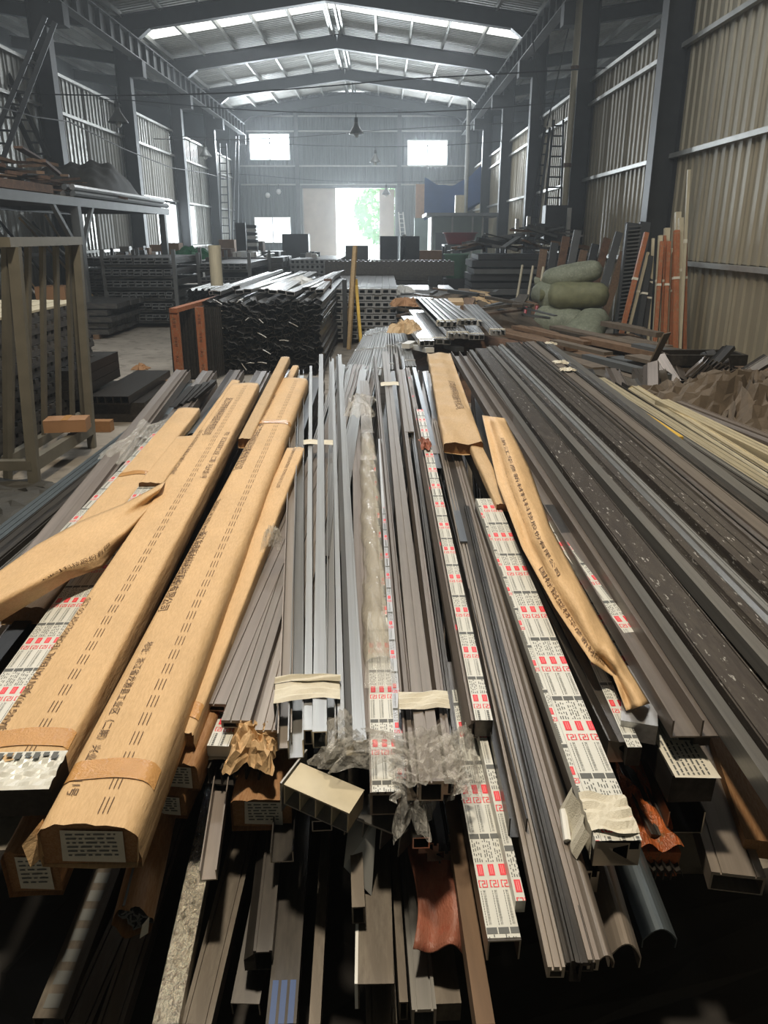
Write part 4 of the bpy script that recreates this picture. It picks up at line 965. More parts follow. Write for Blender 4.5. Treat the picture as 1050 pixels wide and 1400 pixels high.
# ---- second pile of silver bundles beyond, and rubble
fb = [((508, 512), (522, 447), .17, 'light', 'sash'), ((488, 512), (512, 449), .12, 'grey', 'sash'), ((536, 505), (533, 446), .14, 'grey', 'step'), ((560, 500), (543, 443), .14, 'light', 'sash'), ((474, 512), (506, 452), .1, 'grey', 'sash')]
for i, (a, c, wd, mt, sc) in enumerate(fb):
    A = P(a[0], a[1], .50 + .012 * (i % 2)); B = P(c[0], c[1], .62); d = (B - A)
    r = empty('wrapped_bundle', frame(A, B), 'silver bundle under clear film at the far pile end, %s from the left' % ('third', 'second', 'fourth', 'fifth', 'first')[i], 'bundle')
    n = 5; L = d.length; bw = wd / n
    me = barmesh(sc, bw * .97, .06, L, mt, None)
    for k in range(n): link('profile', me, r).location = (-wd / 2 + bw * (k + .5), 0, 0)
    for k in range(3): MB().span((-wd / 2 - .004, L * (.1 + .38 * k), -.062), (wd / 2 + .004, L * (.1 + .38 * k) + .03, .003)).build('tape_band', M['wrap'], r)
sb = [((602, 464), (570, 424), .22), ((628, 456), (590, 418), .22), ((612, 440), (578, 408), .2), ((652, 458), (628, 418), .17), ((682, 452), (646, 416), .16), ((640, 438), (600, 408), .2), ((584, 466), (556, 432), .15), ((664, 440), (636, 412), .16)]
for i, (a, c, wd) in enumerate(sb):
    z = .68 + .07 * (i % 3); A = P(a[0], a[1], z); B = P(c[0], c[1], z + .03); d = B - A; B = A + d.normalized() * max(d.length, 1.6); L = (B - A).length
    r = empty('silver_bundle', frame(A, B), 'bundle of bright silver bars on the rear pile, %s' % ('third from the left', 'fifth from the left', 'fourth from the left and behind', 'sixth from the left', 'rightmost', 'farthest back in the middle', 'leftmost', 'second from the right')[i], 'bundle', 'silver bundles on the rear pile')
    bw = wd / 3; me = barmesh(('groove', 'sash', 'step')[i % 3], bw * .97, .055, L, ('silver', 'silver', 'light')[i % 3])
    for k in range(3): link('profile', me, r).location = (-wd / 2 + bw * (k + .5), R.uniform(0, .05), 0)
    MB().span((-wd / 2 - .004, .12, -.058), (wd / 2 + .004, .16, .003)).build('tape_band', M['tape'], r)
q = P(640, 450, .0)
def mound(cx, cy, sx, sy, hh, mat, label, nm, seed, cat='heap'):
    rr = random.Random(seed); ph = [(rr.uniform(2, 7), rr.uniform(2, 7), rr.uniform(0, 6)) for _ in range(6)]
    def f(u, v):
        x, y = u * 2 - 1, v * 2 - 1; e = max(0, 1 - x * x) ** .7 * max(0, 1 - y * y) ** .7
        return Vector((x * sx / 2, y * sy / 2, hh * e * (.75 + .25 * sum(math.sin(a * x + b2 * y + c) for a, b2, c in ph) / 3)))
    ob = MB().grid(f, 26, 26).build(nm, mat); ob.location = (cx, cy, 0); tag(ob, label, cat, None, 'stuff')
mound(1.25, 9.9, 2.4, 3.4, .62, M['rust'], 'mound of mixed metal and paper rubble under the silver bundles', 'rubble_mound', 3)
mound(1.5, 13.2, 2.6, 3.4, .8, M['cloth'], 'brown mound of waste behind the silver bundles', 'waste_mound', 4)
for i in range(44):
    x = R.uniform(.3, 2.6); y = R.uniform(11.3, 14.4); L = R.uniform(.2, .9); a = R.uniform(-1.6, 1.6); e = max(0, 1 - ((x - 1.5) / 1.5) ** 2)
    ob = MB().beam(-Vector((math.sin(a), math.cos(a), .1)) * L / 2, Vector((math.sin(a), math.cos(a), .1)) * L / 2, R.uniform(.05, .22), R.uniform(.01, .05)).build('waste_strip', M[('wooddark', 'cloth', 'steel2', 'kraftdull', 'dustydim', 'steel')[i % 6]]); ob.location = (x, y, .25 + .6 * e * R.uniform(.6, 1.1)); tag(ob, 'loose strip of waste on the brown mound', 'waste', 'waste strips on the mound')
for i, (px, py, s, mt, lb) in enumerate(((556, 446, .35, 'kraftdull', 'crumpled pale packing paper on the left of the rear pile'), (645, 411, .5, 'kraftdull', 'torn kraft sheet draped over the rear pile'), (552, 395, .35, 'whiteplastic', 'white plastic bag on the dull stack'), (535, 398, .3, 'whiteplastic', 'second white plastic bag on the dull stack'), (553, 412, .4, 'box', 'flat brown carton on the brown mound'))):
    q = P(px, py, .72); rag(q.x, q.y, .66, s, s * 1.3, .13, M[mt], lb, 'paper' if 'paper' in lb or 'sheet' in lb else ('bag' if 'bag' in lb else 'carton'), ('packing_paper', 'packing_paper', 'plastic_bag', 'plastic_bag', 'flat_carton')[i], 40 + i, 14)
for i in range(11):
    q = P(575 + R.uniform(-30, 60), 468 + R.uniform(-14, 18), .55); ob = MB().beam((0, 0, 0), (R.uniform(-.2, .2), R.uniform(.2, .5), R.uniform(-.05, .1)), .09, .05).build('aluminium_offcut', M[('silver', 'whiteplastic', 'steel')[i % 3]]); ob.location = q + Vector((0, 0, .04)); tag(ob, 'short square offcut lying before the silver bundles', 'offcut', 'offcuts before the silver bundles')
# long timbers, louvre scrap and cloth along the right edge of the pile
for i in range(34):
    A0 = Vector((1.55 + .062 * i * .95 + R.uniform(-.1, .1), R.uniform(7.6, 11.6), .40 + .035 * (i % 4))); L = R.uniform(.7, 2.2); d = Vector((R.uniform(.22, .38), -.93, R.uniform(-.015, .01)))
    if A0.x + d.x * L > 3.9: continue
    ob = MB().beam((0, 0, 0), d * L, R.uniform(.1, .22), R.uniform(.03, .07)).build('old_plank', M[('wooddark', 'cloth', 'dustydim', 'cloth', 'wooddark', 'steel2')[i % 6]]); ob.location = A0; tag(ob, 'dusty brown plank along the right edge of the pile', 'plank', 'planks along the right edge')
boxthing('plank_support', (1.8, 8.7, 0), (3.6, 11.4, .36), M['wooddark'], 'low dark timber crib under the planks on the right edge', 'crib')
for i in range(10):
    a = P(938 + i * 6.2, 511 + i * 2.2, .50); c = P(962 + i * 4.6, 490 + i * 2.2, .66)
    ob = MB().sweep(sec_down(.10, .02), 0, (c - a).length).build('louvre_offcut', M['dustydim' if i % 2 else 'brown']); ob.matrix_world = frame(a, c, .55); tag(ob, 'brown louvre blade in the row of offcuts by the right wall', 'blade', 'louvre blades by the right wall')
for i in range(34):
    a = P(R.uniform(885, 1000), R.uniform(508, 562), .46); ob = link('louvre_offcut', barmesh('step', .13, .04, .4, ('dustydim', 'brown', 'dustydim', 'black')[i % 4])); ob.matrix_world = yaw(a + Vector((0, 0, R.uniform(-.05, .1))), R.uniform(-2.5, 1.2), R.uniform(-.6, .6), R.uniform(-.6, .6)); tag(ob, 'short brown profile offcut in the scrap by the right wall', 'offcut', 'profile offcuts by the right wall')
a = P(880, 520, .5); ob = MB().beam((0, 0, 0), (.12, -.1, .42), .16, .012).build('printed_strip', M['cloth']); ob.location = a; tag(ob, 'upright dusty strip with faded red print left of the louvre scrap', 'strip')
q = P(965, 500, .55); r = empty('shallow_tray', q, 'shallow dark open frame behind the louvre blades', 'frame')
for u, v, sx, sy in ((0, 0, .75, .04), (0, .35, .75, .04), (-.36, .17, .04, .35), (.36, .17, .04, .35)): MB().box((u, v, .05), (sx, sy, .1)).build('frame_side', M['black'], r)
MB().box((0, .17, .01), (.72, .34, .012)).build('frame_base', M['wooddark'], r)
q = P(1020, 555, .5); rag(q.x + .1, q.y, .36, 1.5, 1.4, .4, M['cloth'], 'brown crumpled cloth heaped by the right wall', 'cloth', 'crumpled_cloth', 61, 36)
q = P(940, 548, .5); rag(q.x, q.y, .36, 1.2, .7, .26, M['cloth'], 'brown cloth strip below the louvre scrap', 'cloth', 'crumpled_cloth', 63, 26)
boxthing('scrap_crib', (2.5, 6.7, 0), (4.2, 8.6, .36), M['wooddark'], 'low timber crib under the louvre scrap and cloth', 'crib')
# ================================================================ the pile of wrapped and bare aluminium bars
CO = '浙江华彦新材料科技股份有限公司'
EN = 'ZHEJIANG HUAJIEN MATERIAL TECHNOLOGY CO.,LTD.'
AD = '地址：浙江省龙游县工业区（二期）兴业大道11号'
def ends(p1, p2, z1, z2, en=0.0, ef=0.0):
    A = P(p1[0], p1[1], z1); B = P(p2[0], p2[1], z2); d = (B - A).normalized()
    return A - d * en, B + d * ef, A, d
def barw(wpx, A, d):
    if wpx < 0: return -wpx
    return meters(wpx, A) * abs(d.y)
def bar(sec, p1, p2, wpx, h, z1, z2, mat, label, en=0.0, ef=0.0, group=None, cap=None, roll=0.0, nm='aluminium_profile', root=False, kw=None):
    """one extruded bar whose top centre line runs between the two picture points at heights z1, z2"""
    A, B, a0, d = ends(p1, p2, z1, z2, en, ef); wd = barw(wpx, a0, d); L = (B - A).length
    s = globals()['sec_' + sec](wd, h, **(kw or {})); b = MB(); b.sweep(s, 0, L, 0, True, 1 if cap else None)
    mats = [M[mat]] + ([M[cap]] if cap else [])
    if root:
        r = empty(nm, frame(A, B, roll), label, 'bar', group); b.build('bar_body', mats, r); r['wd'] = 0; del r['wd']
        return r, wd, L
    o = b.build(nm, mats); o.matrix_world = frame(A, B, roll); tag(o, label, 'bar', group); return o, wd, L
def clipq(mb, x0, x1, y0, y1, cl, z, m):
    a, b2, c, d = max(x0, cl[0]), min(x1, cl[1]), max(y0, cl[2]), min(y1, cl[3])
    if b2 - a > 1e-4 and d - c > 1e-4: mb.face([(a, c, z), (b2, c, z), (b2, d, z), (a, d, z)], m)
LOGO = [(0, .0, .12, 1), (.12, .88, .3, 1), (.12, 0, .24, .12), (.36, .86, .76, .98), (.64, .5, .76, .86), (.36, .44, .76, .56), (.36, .04, .48, .44), (.36, 0, .8, .12), (.88, 0, 1, 1), (.72, .88, .88, 1) if False else (.8, 0, .88, .12)]
def film(root, x0, x1, y0, y1, z=0.0008, c=.024, ph=0.0, px=0.0, rich=2.0, nm='printed_film', base='film', side=None):
    """white protective film with the maker's print repeated along the bar"""
    b = MB(); n = max(2, int((y1 - y0) / .05)); b.face([(x0, y0, z), (x1, y0, z), (x1, y1, z), (x0, y1, z)])
    if side is not None:                      # film folded down one flank
        xs = x1 if side > 0 else x0; xo = xs + side * .0012
        b.face([(xs, y0, z), (xo, y0, -.02), (xo, y1, -.02), (xs, y1, z)])
    f = b.build(nm, [M[base]], root)
    p = MB(); cl = (x0, x1, y0, y1); zz = z + .0005; T = 10 * c
    k0 = int((y0) // T) - 1; k1 = int(y1 // T) + 2
    for k in range(k0, k1):
        yb = k * T + ph * T
        if yb > y1 or yb + T < y0: continue
        for i in range(-1, int((x1 - x0) / c) + 2):
            xb = x0 + (i + px) * c
            if xb > x1 or xb + c < x0: continue
            clipq(p, xb + .04 * c, xb + .94 * c, yb, yb + .6 * c, cl, zz, 0)
            if rich and yb < y0 + rich and xb + .2 * c > x0 and xb + .62 * c < x1 and yb + .8 * c > y0 and yb + 4.4 * c < y1:
                put_text(p, '浙江华彦新材料科技有限公司', lambda a, q: (xb + .36 * c + q, yb + 4.3 * c - a, zz), .265 * c, 0)
            else: 
                for q in range(11): clipq(p, xb + .36 * c, xb + .6 * c, yb + (.85 + q * .31) * c, yb + (1.08 + q * .31) * c, cl, zz, 0)
            for q in range(14): clipq(p, xb + .16 * c, xb + .22 * c, yb + (.8 + q * .25) * c, yb + (.98 + q * .25) * c, cl, zz, 0)
            for u0, v0, u1, v1 in LOGO: clipq(p, xb + (.1 + u0 * .78) * c, xb + (.1 + u1 * .78) * c, yb + (4.55 + v0 * .78) * c, yb + (4.55 + v1 * .78) * c, cl, zz, 1)
            clipq(p, xb + .2 * c, xb + .75 * c, yb + 5.8 * c, yb + 7.05 * c, cl, zz, 1)
            for q in (.36, .52): clipq(p, xb + q * c, xb + (q + .07) * c, yb + 5.95 * c, yb + 6.9 * c, cl, zz + .0004, 2)
            rr = random.Random(k * 31 + i)
            for q in (.14, .34, .56, .76):
                y = yb + 7.3 * c
                while y < yb + 9.7 * c:
                    l = rr.uniform(.12, .5) * c; clipq(p, xb + q * c, xb + (q + .09) * c, y, y + l, cl, zz, 0); y += l + rr.uniform(.06, .4) * c
    if p.v: tag(p.build('print', [M['inkgrey'], M['inkred'], M['inkpink']], f), kind='stuff')
    return f
def tapeband(root, wd, y, ln, h, mat='tape', nm='tape_band', rough=.003, z=0.002, seed=1):
    rr = random.Random(seed); x = wd / 2 + .002
    prof = [(-x - .001, -h), (-x, -h * .4), (-x, z - .002), (-x * .5, z + .002), (0, z), (x * .5, z + .002), (x, z - .002), (x, -h * .4), (x + .001, -h)]
    n = 7
    def f(u, v):
        i = u * (len(prof) - 1); j = min(int(i), len(prof) - 2); t = i - j
        px_, pz = prof[j][0] * (1 - t) + prof[j + 1][0] * t, prof[j][1] * (1 - t) + prof[j + 1][1] * t
        rnd = math.sin(v * 19 + u * 7 + seed) * rough
        return Vector((px_, y + v * ln + (math.sin(u * 11 + seed) * ln * .07), pz + rnd))
    return MB().grid(f, 16, n).build(nm, M[mat], root)
# ---------------- kraft-wrapped bundles
def wrapbundle(p1, p2, wpx, h, z1, z2, label, en=0, ef=0, mat='kraft', seed=1, rad=.28, taper=1.0, dash=None, texts=(), end='label', wr=.006, tapes=(.10,), roll=0.0, crown=.012, group=None, nm='wrapped_bundle'):
    A, B, a0, d = ends(p1, p2, z1, z2, en, ef); wd = barw(wpx, a0, d); L = (B - A).length; rr = random.Random(seed)
    r = empty(nm, frame(A, B, roll), label, 'bundle', group)
    ph = [(rr.uniform(.5, 3), rr.uniform(20, 60), rr.uniform(0, 6)) for _ in range(6)] + [(rr.uniform(6, 22), rr.uniform(5, 40), rr.uniform(0, 6)) for _ in range(5)]
    def nz(x, y): return sum(math.sin(a * y + b2 * x + c + 1.3 * math.sin(.7 * a * y)) for a, b2, c in ph) / 11
    def top(x, y):
        w2 = wd / 2 * (1 + (taper - 1) * y / L); t = min(1, abs(x) / w2); e = rad * h
        k = max(0, abs(x) - (w2 - e)) / e; k = min(1, k)
        return crown * (1 - t * t) - e * (1 - math.sqrt(max(0, 1 - k * k))) + nz(x, y) * wr * (1 - k)
    nx = 14; prof = []
    for i in range(nx + 1): prof.append(('t', -1 + 2 * i / nx))
    side = [('s', 1, .35), ('s', 1, .7), ('s', 1, 1), ('s', 0, 1), ('s', -1, 1), ('s', -1, .7), ('s', -1, .35)]
    prof += side; m = len(prof); ny = max(8, int(L / .055)); rag_ = [rr.uniform(-.004, .008) for _ in range(m)]
    vs_ = []
    for j in range(ny + 1):
        y = L * j / ny; w2 = wd / 2 * (1 + (taper - 1) * y / L)
        for i, q in enumerate(prof):
            yy = y + (rag_[i] if j == 0 else 0)
            if q[0] == 't':
                u = math.sin(q[1] * PI / 2 * .98); x = u * w2; vs_.append((x, yy, top(x, y)))
            else:
                _, sx, f = q; x = sx * w2 * (1 + .02 * nz(f * .1, y * 2 + sx) * 2); vs_.append((x, yy, -h * (rad + (1 - rad) * f) + nz(sx * .05, y) * wr))
    b = MB(); b.idx(vs_, [(j * m + i, j * m + (i + 1) % m, (j + 1) * m + (i + 1) % m, (j + 1) * m + i) for j in range(ny) for i in range(m)])
    b.f.append([ny * m + i for i in range(m)]); b.m.append(0); b.uv.append(None)
    b.build('paper_wrap', M[mat], r, True)
    e = MB(); e.face([(x * .985, .012, z * .985 - .001) for x, y, z in vs_[:m]][::-1]); e.build('end_board', M['kraftdark'], r)
    if end == 'label':
        l = MB(); a = wd * .30; l.face([(-a, .008, -h * .88), (a * 1.1, .007, -h * .92), (a * 1.15, .007, -h * .16), (-a * .9, .007, -h * .12)]); lo_ = l.build('end_label', M['label'], r)
        t = MB()
        for q in range(6):
            z = -h * (.24 + .1 * q); x = -a * .75
            while x < a * .85:
                k = rr.uniform(.006, .022); t.face([(x, .0062, z), (min(x + k, a * .9), .0062, z), (min(x + k, a * .9), .0062, z + .004), (x, .0062, z + .004)]); x += k + .005
        tag(t.build('label_print', M['inkgrey'], lo_), kind='stuff')
    for ty in tapes:
        def f(u, v):
            x = (u - .5) * wd * .99; return Vector((x, ty + v * .06 + .01 * math.sin(3 * u), top(x, ty + v * .06) + .0026))
        MB().grid(f, 18, 2).build('packing_tape', M['brtape'], r, True)
    p = MB()
    if dash is not None:
        y = .03; k = 0
        while y < L - .1:
            for i in range(3):
                x = dash * wd + (i - 1) * .009
                p.face([(x, y, top(x, y) + .0018), (x + .0016, y, top(x, y) + .0018), (x + .0016, y + .045, top(x, y + .045) + .0018), (x, y + .045, top(x, y + .045) + .0018)], 0)
            y += .068
    for s, x0, y0, size, dr in texts:
        if dr < 0: fn = lambda a, q: (lambda X, Y: Vector((X, Y, top(X, Y) + .0022)))(x0 * wd + q, y0 - a)
        else: fn = lambda a, q: (lambda X, Y: Vector((X, Y, top(X, Y) + .0022)))(x0 * wd - q, y0 + a)
        put_text(p, s, fn, size, 0, 1.15)
    if p.v: tag(p.build('printing', M['ink'], r), kind='stuff')
    return r, wd, L, top
r, wd, L, top1 = wrapbundle((22, 1042), (335, 524), 122, .085, .66, .76, 'widest kraft paper bundle on the left with three line dashes down its middle', seed=3, dash=.08, rad=.14, crown=.003, wr=.005,
    texts=((EN, -.37, .06, .024, 1), (EN, -.37, 1.9, .026, 1), (CO, -.3, 3.4, .05, -1), (AD, .30, 2.6, .03, -1)), end='none', tapes=(.04,))
# its silver film end below the paper
def sf(u, v): return Vector((-.092 + u * .19, -.085 + v * .115, .003 + .004 * math.sin(u * 23 + 3 * math.sin(v * 9)) * math.sin(v * 3.1) - .02 * max(0, .15 - v)))
o = MB().grid(sf, 26, 12).build('silvery_film', M['film'], r)
t = MB()
for q in range(9): t.face([(-.08 + q * .019, -.0 + .008 * (q % 2), .0085), (-.068 + q * .019, .0 + .008 * (q % 2), .0085), (-.068 + q * .019, .02, .0085), (-.08 + q * .019, .02, .0085)])
tag(t.build('print', M['inkgrey'], o), kind='stuff')
MB().span((-.092, -.075, -.075), (.096, .02, -.002)).build('inner_profile', M['black'], r)
r, wd, L, top2 = wrapbundle((116, 1132), (402, 517), 140, .10, .66, .78, 'kraft paper bundle with an open end nearest the camera and a grey label inside', seed=5, dash=.12, rad=.30, crown=.004, wr=.005,
    texts=((CO, -.42, 1.42, .034, -1), (AD, -.33, .66, .023, -1), (CO, -.42, 2.9, .045, -1), (EN, -.44, 1.75, .026, -1), (EN, -.42, 3.6, .026, -1)), tapes=(.12, 2.9))
# folded paper corners at its open end
MB().face([(-.09, .03, -.005), (-.118, -.01, -.03), (-.105, -.02, -.075), (-.09, .02, -.08)]).build('paper_corner', M['kraft'], r)
b = MB(); b.face([(.085, .0, -.10), (.098, -.015, -.06), (.09, .02, -.02), (.085, .03, -.06)]); b.build('paper_corner', M['kraft'], r)
wrapbundle((238, 1003), (404, 612), 52, .05, .60, .70, 'narrow torn kraft bundle right of the open ended bundle', seed=8, rad=.16, crown=.003, tapes=(.05,), wr=.010, texts=((EN, -.1, 2.2, .02, -1),), end='none')
wrapbundle((305, 880), (408, 612), 22, .04, .60, .69, 'thin kraft strip bundle under the brown fanned bars', seed=9, rad=.16, crown=.003, tapes=(), wr=.012, end='none')
wrapbundle((334, 600), (390, 488), 18, .05, .74, .86, 'thin kraft covered bar sticking up beside the big dark stack', seed=10, rad=.16, crown=.003, tapes=(), end='none', mat='kraftdull', wr=.003)
wrapbundle((372, 560), (404, 500), 12, .05, .72, .74, 'short kraft bundle end at the far left of the grey bars', seed=12, rad=.16, crown=.003, tapes=(), end='none', wr=.004)
wrapbundle((60, 795), (258, 558), 58, .06, .56, .60, 'dusty kraft bundle behind the torn flap on the far left', seed=13, rad=.16, crown=.003, tapes=(1.4,), end='none', wr=.012, en=.2)
wrapbundle((206, 660), (256, 596), 34, .05, .62, .64, 'short torn kraft wrap with an open end behind the widest bundle', seed=14, rad=.16, crown=.003, tapes=(), end='none', wr=.014)
wrapbundle((238, 640), (322, 520), 18, .05, .60, .68, 'thin kraft bundle pressed against the widest bundle', seed=15, rad=.16, crown=.003, tapes=(), end='none', wr=.012)
# torn flap of kraft paper that sweeps to the lower left, with its printing
E0 = [(226, 658), (170, 688), (110, 712), (50, 745), (-10, 787), (-70, 830)]
E1 = [(206, 694), (172, 738), (140, 776), (96, 792), (-10, 856), (-70, 890)]
def lerpl(E_, t):
    i = t * (len(E_) - 1); j = min(int(i), len(E_) - 2); f = i - j
    return E_[j][0] * (1 - f) + E_[j + 1][0] * f, E_[j][1] * (1 - f) + E_[j + 1][1] * f
org = P(80, 770, .68)
def flap(u, v):
    a = lerpl(E0, u); c = lerpl(E1, u); x = a[0] * (1 - v) + c[0] * v; y = a[1] * (1 - v) + c[1] * v
    z = .70 + .03 * math.sin(v * PI) - .05 * v + .012 * math.sin(v * 9 + u * 3) * (1 - .6 * u) + .006 * math.sin(u * 14 + v * 7) + .05 * max(0, .25 - u)
    return P(x, y, z) - org
r = empty('paper_flap', org, 'torn flap of printed kraft paper sweeping to the lower left', 'paper')
b = MB().grid(flap, 40, 16); o = b.build('paper_sheet', M['kraft'], r, True)
sm = o.modifiers.new('thickness', 'SOLIDIFY'); sm.thickness = .0012
p = MB(); put_text(p, '浙江华彦乙新材料科技股份有限', lambda a, q: flap(.98 - a, .84 - q * 2.2) + Vector((0, 0, .010)), .048, 0, 1.0); tag(p.build('printing', M['ink'], r), kind='stuff')
# film-wrapped bar under the flap
r, wd, L = bar('box', (18, 945), (225, 640), 66, .05, .58, .60, 'char', 'bar under white film with red and grey print beneath the torn flap', en=.25, root=True)
film(r, -wd / 2, wd / 2, 0, L, c=.026, ph=.33, rich=2.2)
bar('box', (-30, 925), (225, 606), 26, .05, .50, .54, 'black', 'black bar left of the printed bar under the torn flap', en=.3)
bar('box', (90, 965), (300, 610), 20, .04, .575, .62, 'kraftdull', 'thin dusty board between the printed bar and the widest bundle', en=.3)
r, wd, L = bar('box', (30, 1010), (298, 600), 7, .03, .62, .66, 'film', 'thin white film edge along the widest kraft bundle', en=.1, root=True)
film(r, -wd / 2, wd / 2, 0, L, c=.02, ph=.2, px=-.3, rich=0)
# long bars at the far left edge of the pile
bar('groove', (0, 728), (262, 524), -.085, .03, .40, .46, 'bluegrey', 'long grey green bar with dusty film, outermost on the left', en=1.8)
bar('step', (0, 742), (235, 552), -.07, .04, .40, .44, 'char', 'long grooved charcoal bar second from the left edge', en=1.6)
bar('sash', (0, 757), (232, 566), -.06, .05, .41, .46, 'char', 'long ridged charcoal bar third from the left edge', en=1.6)
bar('step', (20, 762), (228, 580), -.07, .05, .43, .48, 'grey', 'long mid grey bar fourth from the left edge', en=1.6)
bar('box', (30, 772), (222, 590), -.04, .05, .44, .49, 'black', 'slim black bar beside the printed film strip on the left', en=1.5)
r, wd, L = bar('box', (72, 748), (216, 592), 20, .04, .50, .54, 'char', 'slim bar under printed film on the far left of the pile', root=True, en=.3); film(r, -wd / 2, wd / 2, 0, L, c=.028, ph=.6, rich=0)
bar('round', (196, 590), (275, 522), -.16, .06, .44, .50, 'bluegrey', 'curved grey green bar end poking out at the far left', ef=.1)
bar('round', (262, 592), (322, 520), 24, .06, .56, .60, 'bluegrey', 'grey curved bar end wrapped with tape beside the kraft bundles')
for i in range(4): bar('angle', (236 + 9 * i, 556 - 4 * i), (262 + 10 * i, 528 - 3 * i), -.05, .03, .54, .58, 'black', 'short black angle at the far left end of the pile', group='black angles at the far left')
rag(P(196, 600, .5).x, P(196, 600, .5).y, .49, .25, .9, .06, M['wrap'], 'torn clear film on the outermost left bars', 'film', 'torn_film', 71)
# brown grooved bars fanned out in front of the kraft bundles
fan = [((283, 962), (492, 498), 52, .58), ((300, 972), (500, 500), 34, .55), ((322, 985), (478, 512), 40, .575), ((345, 992), (505, 512), 34, .55), ((366, 998), (486, 500), 36, .575), ((384, 998), (512, 506), 30, .55)]
for i, (a, c, w_, z) in enumerate(fan):
    bar('groove', a, c, w_, .022, z, z + .09, ('brown', 'brown', 'taupe', 'brown', 'taupe', 'brown')[i], 'flat grooved brown bar in the fan, ' + ('leftmost one', 'second from the left', 'third from the left', 'fourth from the left', 'fifth from the left', 'rightmost one')[i], kw={'gs': (.33, .67)})
bar('down', (290, 972), (488, 506), 60, .03, .535, .62, 'black', 'dark channel lying under the brown fan')
bar('groove', (330, 1000), (500, 508), 70, .02, .525, .60, 'brown', 'wide brown bar lying lowest in the fan')
# grey bundle with white cloth tape
A, B, a0, d = ends((418, 1005), (440, 488), .64, .74)
gr = empty('taped_bundle', frame(A, B), 'bundle of grey channel bars with white tape near its close end', 'bundle'); Mi = gr.matrix_world.inverted()
def child(root, Mi, sec, p1, p2, wpx, h, z1, z2, mat, nm='bar', en=0, kw=None, cap='cut', ef=0):
    A, B, a0, d = ends(p1, p2, z1, z2, en, ef); wd = barw(wpx, a0, d); L = (B - A).length
    s = globals()['sec_' + sec](wd, h, **(kw or {})); o = MB().sweep(s, 0, L, 0, True, 1).build(nm, [M[mat], M[cap]], root); o.matrix_local = Mi @ frame(A, B); return o, wd, L
for sec, a, c, w_, h, z, zf, mt in (('chan', (389, 1002), (402, 520), 20, .045, .63, .72, 'taupe'), ('chan', (404, 1012), (412, 505), 22, .05, .645, .74, 'grey'), ('tube', (421, 998), (425, 500), 12, .04, .64, .74, 'light'), ('tube', (437, 1000), (439, 484), 20, .045, .65, .76, 'light'), ('chan', (452, 1005), (452, 488), 15, .04, .64, .74, 'grey')):
    child(gr, Mi, sec, a, c, w_, h, z, zf, mt)
L0 = (B - A).length
tapeband(gr, .155, .12, .085, .06, z=.012, seed=2); tapeband(gr, .16, .19, .03, .05, z=.016, seed=4)
tapeband(gr, .15, 2.35, .09, .05, z=.01, seed=5)
bar('step', (487, 1012), (463, 484), 28, .04, .665, .79, 'light', 'bright grey stepped bar with an open end right of the taped bundle', cap='cut')
bar('tube', (467, 1010), (455, 490), 10, .04, .64, .75, 'light', 'slim light tube beside the bright grey stepped bar', cap='cut')
bar('box', (448, 800), (497, 505), 22, .02, .60, .71, 'grey', 'flat wide grey bar slanting under the bright bars')
bar('tube', (446, 760), (470, 498), 8, .03, .635, .71, 'grey', 'slim grey tube slanting under the bright bars')
for i in range(6): bar(('groove', 'chan')[i % 2], (404 + 12 * i, 690), (462 + 9 * i, 502 - i % 3 * 2), 9, .03, .60, .68, ('grey', 'light')[i % 2], 'slim grey bar slanting beneath the taped bundle', group='slim bars slanting beneath the taped bundle')
# sleeve-covered printed bundle
r, wd, L = bar('groove', (527, 1083), (498, 520), 42, .06, .60, .70, 'taupe', 'brown bundle in a cloudy plastic sleeve with a printed white close end', root=True, kw={'gs': (.25, .5, .75)})
film(r, -wd / 2 + .004, wd / 2, .0, .75, c=.0215, ph=.1, rich=.8); f2 = film(r, wd / 2 - .012, wd / 2, .75, 2.6, c=.02, ph=.4, rich=0)
def sleeve(u, v):
    y = .5 + v * 2.3; a = (u - .5) * PI * 1.05; wob = .003 * math.sin(9 * y + 5 * u) + .003 * math.sin(31 * y + 17 * u); k = 1 + .05 * math.sin(4.1 * y)
    return Vector((math.sin(a) * (wd * .66 * k + wob), y, -.01 + math.cos(a) * (.03 + wob) - .02 * (1 - math.cos(a))))
MB().grid(sleeve, 16, 60).build('plastic_sleeve', M['polybag'], r, True)
for k, y in enumerate((.56, 2.5, 3.0)):
    rr = random.Random(k + 3)
    def cf(u, v): return Vector(((u - .5) * wd * 1.25 * (1 - .4 * v), y + (v - .5) * .4, .016 + .02 * math.sin(u * 7 + v * 9 + k) * math.sin(v * PI)))
    MB().grid(cf, 14, 10).build('torn_sleeve_end', M['wrap'], r)
bar('groove', (500, 1000), (486, 560), 26, .03, .59, .66, 'brown', 'brown bar in the gap between the bright stepped bar and the plastic sleeve', kw={'gs': (.5,)})
# bluish printed strip and taped brown bundle
r, wd, L = bar('box', (549, 1065), (520, 600), 14, .05, .605, .69, 'bluefilm', 'narrow bar under bluish printed film left of the taped brown bundle', root=True); film(r, -wd / 2, wd / 2, 0, 1.6, c=.016, ph=.5, rich=1.0, base='bluefilm')
A, B, a0, d = ends((590, 1062), (528, 482), .65, .76)
hb = empty('taped_bundle', frame(A, B), 'bundle of brown bars with white tape and crumpled clear wrap on its close end', 'bundle'); Mi = hb.matrix_world.inverted()
for sec, a, c, w_, h, z, zf, mt, kw in (('sash', (566, 1068), (512, 486), 18, .05, .64, .75, 'brown', None), ('groove', (590, 1068), (526, 480), 34, .05, .655, .765, 'taupe', {'gs': (.5,)}), ('step', (614, 1060), (540, 482), 18, .05, .645, .755, 'brown', None), ('sash', (626, 1040), (550, 486), 12, .05, .62, .74, 'char', None)):
    child(hb, Mi, sec, a, c, w_, h, z, zf, mt, kw=kw)
